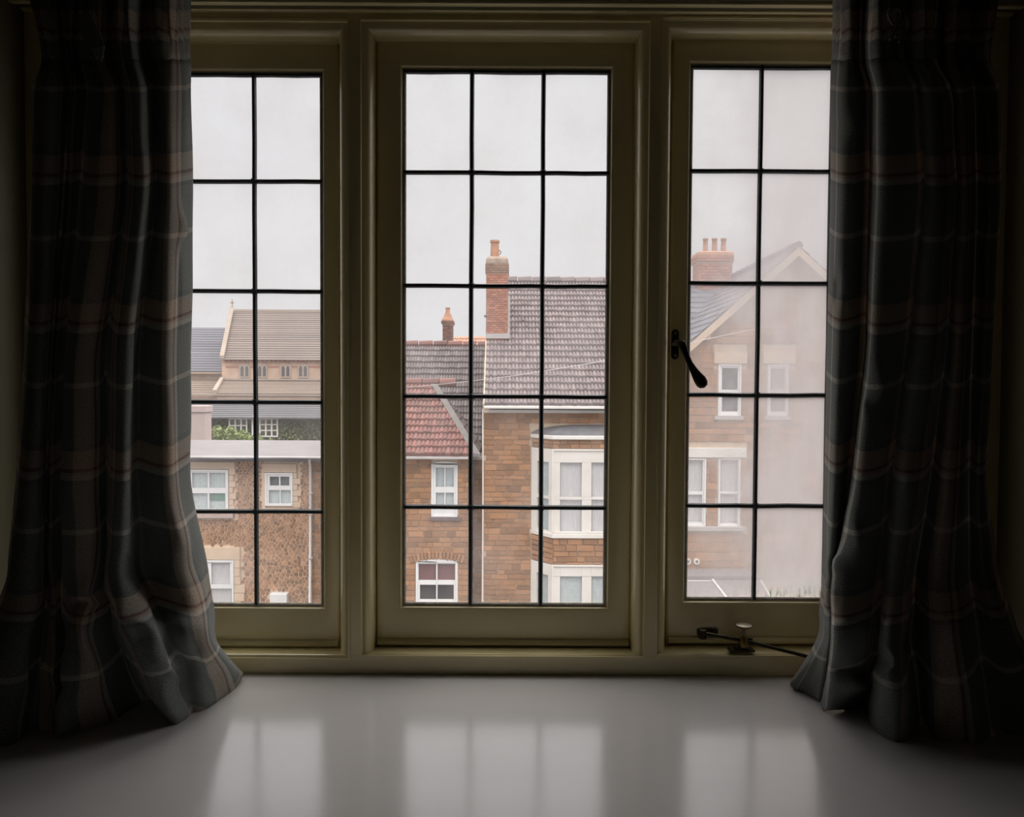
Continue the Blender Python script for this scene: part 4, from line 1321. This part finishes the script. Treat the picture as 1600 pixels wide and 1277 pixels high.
q.tube([(x_c, YL - .01, z0), (x_c + .16, YL - d0 * .4, zz)], .022, 6).tube([(x_a, YL - .01, z0 - .03), (x_b, YL - .01, z0 - .03)], .022, 6)
q.build('lead_roll', 'upvc', gab, smooth=True)
MB().prism([(x_a, YL - d0, zz), (x_b + .22, YL - d0, zz), (x_c + .16, YL - d0 * .4, zz), (x_c + .16, YG + .04, zz), (x_a, YG + .04, zz)], (0, 0, GROUND - zz)).build('porch_wall', 'render_pink', gab)


# ------------------------------------------------------------------ foliage
def foliage(name, mat, parent, px0, px1, py0, py1, Y, dep, n, size, seed=1, top=None):
    rr = random.Random(seed); q = MB()
    for i in range(n):
        px, py = rr.uniform(px0, px1), rr.uniform(py0, py1)
        if top and py < top(px) + rr.uniform(-2, 2):
            continue
        c = P(px, py, Y + rr.uniform(0, dep))
        a = Vector((rr.gauss(0, 1), rr.gauss(0, .6), rr.gauss(0, 1))).normalized() * size * rr.uniform(.6, 1.3)
        b = a.cross(Vector((rr.gauss(0, 1), rr.gauss(0, 1), rr.gauss(0, 1)))).normalized() * size * rr.uniform(.35, .7)
        q.add([c - a, c + b, c + a, c - b], [(0, 1, 2, 3)])
    o = q.build(name, mat, parent)
    o['kind'] = 'stuff'
    return o


hedge = thing('hedge', P(1250, 950, 14.5), 'dark green hedge at the foot of the gabled house', 'hedge')
foliage('foliage', 'hedge_leaf', hedge, 1204, 1330, 900, 985, 14.3, .9, 3200, .05, 4, top=lambda x: 928 - 22 * math.sin((x - 1204) / 126 * 2.4) - 4 * math.sin(x * .21))
MB().box(P(1215, 950, 14.6).x, P(1325, 950, 14.6).x, 14.5, 15.1, GROUND, P(1250, 950, 14.6).z).build('stem', 'ivy_wall', hedge)

# ------------------------------------------------------------------ rubble stone cottage (left light)
YC = 20.0
cot = thing('stone_cottage', P(400, 830, YC), 'rubble stone cottage with pale quoins and white windows, seen through the left light', 'house')
kx0, kx1 = P(150, 800, YC).x, P(486, 800, YC).x
zce = P(400, 720, YC).z
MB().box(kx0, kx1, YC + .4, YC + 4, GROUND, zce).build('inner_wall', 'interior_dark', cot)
cw = wall_cells('wall', 'cottage_mortar', cot, kx0, kx1, GROUND, zce, YC + .05, .25, [(283, 356, 735, 797), (415.5, 456.5, 740, 789.5), (251, 364.5, 876.5, 961)], YC)
pier = MB().box(kx1, P(560, 800, YC).x, YC + .122, YC + 4, GROUND, zce).build('wall', 'mortar', cot)
lay_stones(pier, 488, 545, 722, 965, YC + .1, [], seed=61, ch=8.5, lmin=8, lmax=19, gap=1.3, proud=.022)
holes = [(270, 368, 722, 811), (409, 468, 724, 797), (250, 378, 855, 970), (420, 449, 927, 950)]
rr = random.Random(77); q = MB()
seeds = []
y = 720.0; row = 0
while y < 972:
    big = 0.0 if y < 850 else 1.0
    cwid, chgt = 5.6 + 1.3 * big, 4.3 + 1.4 * big
    x = 258.0 + (cwid / 2 if row % 2 else 0)
    while x < 490:
        seeds.append((x + rr.uniform(-.36, .36) * cwid, y + rr.uniform(-.36, .36) * chgt)); x += cwid
    y += chgt; row += 1
buck = {}
for p in seeds:
    buck.setdefault((int(p[0] // 9), int(p[1] // 9)), []).append(p)
for p in seeds:
    cx_, cy_ = p
    if any(a - 1.5 < cx_ < b + 1.5 and c - 1.5 < cy_ < d + 1.5 for a, b, c, d in holes) or cx_ > 484 or cx_ < 260:
        continue
    poly_ = [(cx_ - 7, cy_ - 7), (cx_ + 7, cy_ - 7), (cx_ + 7, cy_ + 7), (cx_ - 7, cy_ + 7)]
    bi, bj = int(cx_ // 9), int(cy_ // 9)
    for di in (-1, 0, 1):
        for dj in (-1, 0, 1):
            for n_ in buck.get((bi + di, bj + dj), ()):
                if n_ is p:
                    continue
                nx, ny = n_[0] - cx_, n_[1] - cy_
                d2 = (nx * nx + ny * ny) / 2
                out = []
                for a, b in zip(poly_, poly_[1:] + poly_[:1]):
                    fa = (a[0] - cx_) * nx + (a[1] - cy_) * ny - d2; fb = (b[0] - cx_) * nx + (b[1] - cy_) * ny - d2
                    if fa <= 0: out.append(a)
                    if (fa < 0) != (fb < 0) and fa != fb:
                        t = fa / (fa - fb); out.append((a[0] + (b[0] - a[0]) * t, a[1] + (b[1] - a[1]) * t))
                poly_ = out
                if len(poly_) < 3: break
    if len(poly_) < 3:
        continue
    m_ = len(poly_)
    mx = sum(a for a, b in poly_) / m_; my = sum(b for a, b in poly_) / m_
    sh = lambda k: [P(mx + (a - mx) * k, my + (b - my) * k, YC) for a, b in poly_]
    B_, T_ = sh(.84), sh(.70)
    yy = YC + rr.uniform(.022, .036)
    for t_ in B_: t_.y = YC + .05
    for t_ in T_: t_.y = yy
    q.add(B_ + T_, [(i, (i + 1) % m_, m_ + (i + 1) % m_, m_ + i) for i in range(m_)] + [tuple(range(m_, 2 * m_))])
o = q.build('rubble_stone', 'carstone_rubble', cw); o['kind'] = 'stuff'
# lead covered low roof
z_b, z_t = P(400, 713, YC - .3).z, P(400, 688, YC + 2.5).z
MB().prism([(kx0, YC - .3, z_b), (kx0, YC + 2.5, z_t), (kx0, YC + 2.5, z_t - .1), (kx0, YC - .3, z_b - .1)], (P(560, 800, YC).x - kx0, 0, 0)).build('roof', 'lead_roof', cot)
rect(MB(), 200, 545, 713.5, 717, YC - .42, YC - .3).build('gutter', 'grey_gutter', cot, bevel=.02)
rect(MB(), 200, 545, 718, 721.5, YC - .1, YC + .1).build('fascia', 'lead_roof', cot)
MB().tube([P(300, 716, YC - .45), P(360, 717, YC - .45), P(440, 716, YC - .45), P(505, 717, YC - .45)], .018, 6).build('cable', 'dark_lead', cot)
dp = MB().tube([P(484, 717, YC - .3), P(484, 724, YC - .2), P(485, 730, YC - .06), P(484.8, 850, YC - .06), P(484, 940, YC - .06), P(484.5, 947, YC - .12)], .036, 8).build('downpipe', 'upvc', cot, smooth=True)
for py in (770, 803, 872):
    rect(MB(), 481.5, 488, py, py + 2, YC - .11, YC + .03).build('bracket', 'grey_gutter', dp)
rect(MB(), 421, 448.5, 928, 952, YC - .16, YC + .05).build('meter_box', 'upvc', cot, bevel=.02, label='white meter box low on the cottage wall')


def quoin(name, rects):
    for r in rects:
        rect(MB(), *r, YC - .02, YC + .08).build(name, 'cream_stone', cw, bevel=.008)


quoin('stone', [(268, 367, 722, 733)] + [(357.5, 357.5 + w, 733 + i * 9.6, 733 + (i + 1) * 9.6 - .4) for i, w in enumerate((10, 7, 10, 6, 11, 7, 9))])
far_window(cot, (282, 357, 734, 798), [(300, 324.5, 739, 762.5), (327, 352, 739, 762.5), (300, 324.5, 771, 795), (327, 352, 771, 795)], YC + .0, curtain='blue_net',
           blinds=[((327, 352, 771, 782), 'green_blind')], back='interior_grey')
rect(MB(), 268, 364, 799.5, 810, YC - .1, YC + .06).build('window_sill', 'pink_sill', cot, bevel=.01)
quoin('stone', [(409, 463, 725, 738.5), (409, 414.5, 738.5, 795)] + [(457.5, 457.5 + w, 739 + i * 9.2, 739 + (i + 1) * 9.2 - .4) for i, w in enumerate((6, 12, 7, 13, 8, 12))] + [(410, 468, 794.5, 797.5)])
far_window(cot, (414.5, 457.5, 739, 790.5), [(421.5, 436, 745, 759), (438, 452, 745, 759), (420, 437, 766, 787), (438.5, 455, 766, 787)], YC + .0, curtain=None, back='interior_grey', pane_curtain=[None, None, 'blue_net', 'blue_net'])
quoin('stone', [(250, 375, 855.5, 875)] + [(365.5, 365.5 + w, 875.5 + i * 13, 875.5 + (i + 1) * 13 - .4) for i, w in enumerate((9, 9, 10, 17, 16, 11, 13))])
far_window(cot, (250, 365.5, 875.5, 962), [(258, 282, 880, 914), (286, 318, 880, 914), (330, 359.5, 880, 914), (286, 318, 920, 957), (328, 362.5, 920, 957)], YC + .0, curtain='net')

# block of wall and ivy clad house behind the cottage
blk = thing('chimney_stack', P(311, 690, 27), 'pinkish rendered chimney stack rising behind the cottage roof', 'chimney')
rect(MB(), 296, 320, 645, 700, 27, 27.6).build('shaft', 'render_pink', blk)
rect(MB(), 294, 321, 634, 645, 26.95, 27.65).build('cap', 'render_pink', blk, bevel=.03)
YI = 38.0
ivyh = thing('ivy_house', P(420, 690, YI), 'ivy clad house with white paned windows and dark slate roof', 'house')
MB().box(P(150, 700, YI).x, P(620, 700, YI).x, YI + .05, YI + 5, GROUND, P(400, 653, YI).z).build('wall', 'ivy_wall', ivyh)
a, b = P(150, 653, YI - .4), P(620, 653, YI - .4); a.z = b.z = P(400, 653, YI - .4).z
zr3 = P(400, 627, YI + 2.2).z
courses(a, b, Vector((a.x, YI + 2.2, zr3)), Vector((b.x, YI + 2.2, zr3)), 9, 'roof_slate', 'dark_slate', ivyh, .03)
MB().prism([a + Vector((0, .05, -.03)), Vector((a.x, YI + 2.2, zr3 - .03)), Vector((a.x, YI + 4.6, a.z))], (b.x - a.x, 0, 0)).build('roof', 'dark_slate', ivyh)
rect(MB(), 150, 620, 652, 654.5, YI - .5, YI - .35).build('gutter', 'dark_lead', ivyh)
for (x0, x1, y0, y1, nr) in ((357.5, 386.5, 653.5, 677, 2), (405, 434.5, 653.5, 683, 3)):
    pn = []
    for i in range(3):
        for j in range(nr):
            wx = (x1 - x0 - 2) / 3; wy = (y1 - y0 - 2) / nr
            pn.append((x0 + 1 + i * wx + 1.2, x0 + 1 + (i + 1) * wx - 1.2, y0 + 1 + j * wy + .9, y0 + 1 + (j + 1) * wy - .9))
    far_window(ivyh, (x0, x1, y0, y1), pn, YI - .15, 'white_paint', curtain=None)
MB().tube([P(394.5, 650, YI - .2), P(394.5, 684, YI - .2)], .045, 8).build('downpipe', 'upvc', ivyh)
foliage('ivy', 'ivy', ivyh, 318, 540, 655, 695, YI - .12, .2, 2600, .09, 9)
bush = thing('bush', P(352, 692, 34), 'bright green bush in front of the ivy clad house', 'shrub')
foliage('foliage', 'bush', bush, 322, 440, 660, 698, 34, 1.2, 2200, .10, 12, top=lambda x: 668 + 14 * abs((x - 345) / 60) ** 1.5 - 3 * math.sin(x * .3))
MB().tube([P(350, 690, 34.6), P(350, 740, 34.6)], .12, 8).build('stem', 'ivy_wall', bush)

# ------------------------------------------------------------------ church far behind
YK = 70.0
ch = thing('church', P(430, 600, YK), 'pale stone church with steep tiled nave roof and paired lancet windows', 'church')
x0, x1 = P(346, 575, YK).x, P(610, 575, YK).x
zc, zb_ = P(430, 563, YK).z, P(430, 595, YK).z
kw = MB().box(x0, x1, YK + .1, YK + 9, GROUND, zc).build('wall', 'church_stone', ch)
zr4 = P(430, 487.5, YK + 4.5).z
n0 = Vector((x0 + .25, YK - .3, zc)); n1 = Vector((x1, YK - .3, zc)); nr0 = Vector((P(364, 487, YK + 4.5).x, YK + 4.5, zr4)); nr1 = Vector((x1, YK + 4.5, zr4))
courses(n0, n1, nr0, nr1, 22, 'roof_tile', 'church_tile', ch, .05)
MB().prism([n0, nr0, Vector((n0.x, YK + 9.3, zc))], (x1 - n0.x, 0, 0)).build('roof', 'church_tile', ch)
dz = Vector((0, -.25, .35))
MB().prism([n0 + Vector((-.3, 0, .1)), n0 + Vector((.1, 0, .1)), n0 + Vector((.1, 0, .4)), n0 + Vector((-.3, 0, .4))], nr0 - n0 + Vector((0, 0, .1))).build('coping', 'church_pale', ch)
MB().box(nr0.x + .2, x1, YK + 4.4, YK + 4.7, zr4 - .02, zr4 + .22).build('ridge_tile', 'church_pale', ch)
fx = MB(); t = P(363, 487, YK + 4.5)
fx.tube([(t.x, t.y, t.z), (t.x, t.y, t.z + .5)], [.2, .1], 6)
fx.box(t.x - .045, t.x + .045, t.y - .04, t.y + .04, t.z + .5, t.z + 1.15); fx.box(t.x - .2, t.x + .2, t.y - .04, t.y + .04, t.z + .8, t.z + .89)
fx.build('cross_finial', 'church_pale', ch)
cb = MB()
for i in range(37):
    px = 350 + i * 7
    rect(cb, px, px + 3, 563.5, 566, YK - .12, YK + .1)
cb.build('corbel', 'church_red', kw)['kind'] = 'stuff'
rect(MB(), 346, 610, 592, 594.5, YK - .15, YK + .1).build('string_course', 'church_pale', kw)


def lancet(a, b, y0, y1):
    m_ = (a + b) / 2; h = (b - a)
    pts = [(a, y1), (b, y1), (b, y0 + h * .9), (b - h * .16, y0 + h * .4), (m_, y0), (a + h * .16, y0 + h * .4), (a, y0 + h * .9)]
    return pts


for pc in (381.8, 409.3, 446, 473.3, 510, 537.5, 574):
    sur = MB(); rect(sur, pc - 8, pc + 8, 571.5, 590.5, YK - .04, YK + .12)
    sur.prism([P(pc - 8, 571.5, YK - .04), P(pc, 565.5, YK - .04), P(pc + 8, 571.5, YK - .04)], (0, .14, 0))
    w_ = sur.build('window', 'church_pale', ch)
    for dx in (-3.7, 3.7):
        MB().prism([P(x, y, YK - .07) for x, y in lancet(pc + dx - 2.3, pc + dx + 2.3, 571.5, 588)], (0, .04, 0)).build('pane', 'church_glass', w_)
    MB().prism([P(pc, 565, YK - .08), P(pc + 2, 567.5, YK - .08), P(pc, 570, YK - .08), P(pc - 2, 567.5, YK - .08)], (0, .04, 0)).build('roundel', 'church_red', w_)
for a, b in ((352, 372), (391, 400), (419, 436), (456, 464), (483, 501), (520, 528)):
    rect(MB(), a, b, 572, 574.5, YK + .06, YK + .12).build('stone_band', 'church_red', kw)
# aisle
YA = 66.0
a0, a1 = P(338, 616, YA), P(610, 616, YA); a0.z = a1.z = P(430, 615.5, YA).z
ar0, ar1 = Vector((P(350, 594, YK).x, YK, zb_)), Vector((x1, YK, zb_))
courses(a0, a1, ar0, ar1, 9, 'roof_tile', 'church_aisle_tile', ch, .05)
MB().prism([a0 + Vector((-.35, 0, 0)), a0 + Vector((0, 0, 0)), a0 + Vector((0, 0, .3)), a0 + Vector((-.35, 0, .3))], ar0 - a0).build('coping', 'church_pale', ch)
MB().box(a0.x, a1.x, YA + .1, YA + 5, GROUND, a0.z).build('wall', 'church_stone', ch)
rect(MB(), 200, 610, 616, 618.5, YA - .1, YA + .15).build('string_course', 'church_pale', ch)
MB().box(P(180, 620, YA + .3).x, a0.x, YA + .3, YA + 3, GROUND, P(300, 617.5, YA + .3).z).build('wall', 'church_stone', ch)
# chancel with bluish slates, to the left of the nave
YH = 72.0
h0, h1 = P(180, 581, YH), P(352, 581, YH); h0.z = h1.z = P(320, 580.5, YH).z
zh = P(320, 512, YH + 4).z
courses(h0, h1, Vector((h0.x, YH + 4, zh)), Vector((h1.x, YH + 4, zh)), 18, 'roof_slate', 'blue_slate', ch, .04)
MB().prism([h0 + Vector((0, .1, 0)), Vector((h0.x, YH + 4, zh - .02)), Vector((h0.x, YH + 8, h0.z))], (h1.x - h0.x, 0, 0)).build('roof', 'blue_slate', ch)
MB().box(h0.x, h1.x, YH + .3, YH + 7.5, GROUND, h0.z).build('wall', 'church_pale', ch)
rect(MB(), 180, 350, 581, 584, YH - .1, YH + .3).build('gutter', 'church_pale', ch)
YV = 69.0
l0, l1 = P(180, 617, YV), P(341, 617, YV); l0.z = l1.z = P(320, 617, YV).z
zl_ = P(320, 592.5, YH + .3).z
courses(l0, l1, Vector((l0.x, YH + .3, zl_)), Vector((l1.x + .5, YH + .3, zl_)), 7, 'roof_tile', 'church_aisle_tile', ch, .05)

for (par, pa, pb, pt, pbm, Yf) in ((house, 756, 1028, 963, 1100, YM), (wing, 560, 737, 966, 1100, YW), (cot, 150, 258, 722, 973, YC), (cot, 150, 560, 973, 1100, YC), (rear, 580, 757, 719, 1000, 19.36)):
    m_ = MB(); p0_, p1_ = P(pa, pt, Yf), P(pb, pt, Yf)
    m_.box(p0_.x, p1_.x, Yf, Yf + .06, GROUND, p0_.z) if pbm > 990 else rect(m_, pa, pb, pt, pbm, Yf, Yf + .06)
    m_.build('lower_wall' if pbm > 990 else 'side_wall', 'coursed_stone', par)

# ------------------------------------------------------------------ overhead wire, street
wp = [P(590, 609.5, 18.6), P(632, 606, 17.6), P(760, 593, 15.5), P(850, 580, 14.8), P(950, 563, 14.6), P(1040, 545, 14.8), P(1100, 531, 15.2), P(1180, 514, 15.9), P(1200, 510, 16.03)]
ws = resample(np.array(wp), [5] * (len(wp) - 1))
wire = MB().tube([tuple(p) for p in ws], .0075, 6).build('telephone_wire', 'wire', smooth=True)
tag(wire, 'thin pale telephone wire slung in front of the tiled roofs', 'wire')
MB().box(-40, 40, 1.6, 95, GROUND - .3, GROUND).build('ground', 'tarmac', kind='structure', label='tarmac street below the houses')
MB().box(-40, 40, 13.4, 15.2, GROUND, GROUND + .12).build('pavement', 'pavement', kind='structure', label='paved footway in front of the houses')
print('stones', sum(1 for o in bpy.data.objects if o.name.startswith('stone')), 'objects', len(bpy.data.objects))
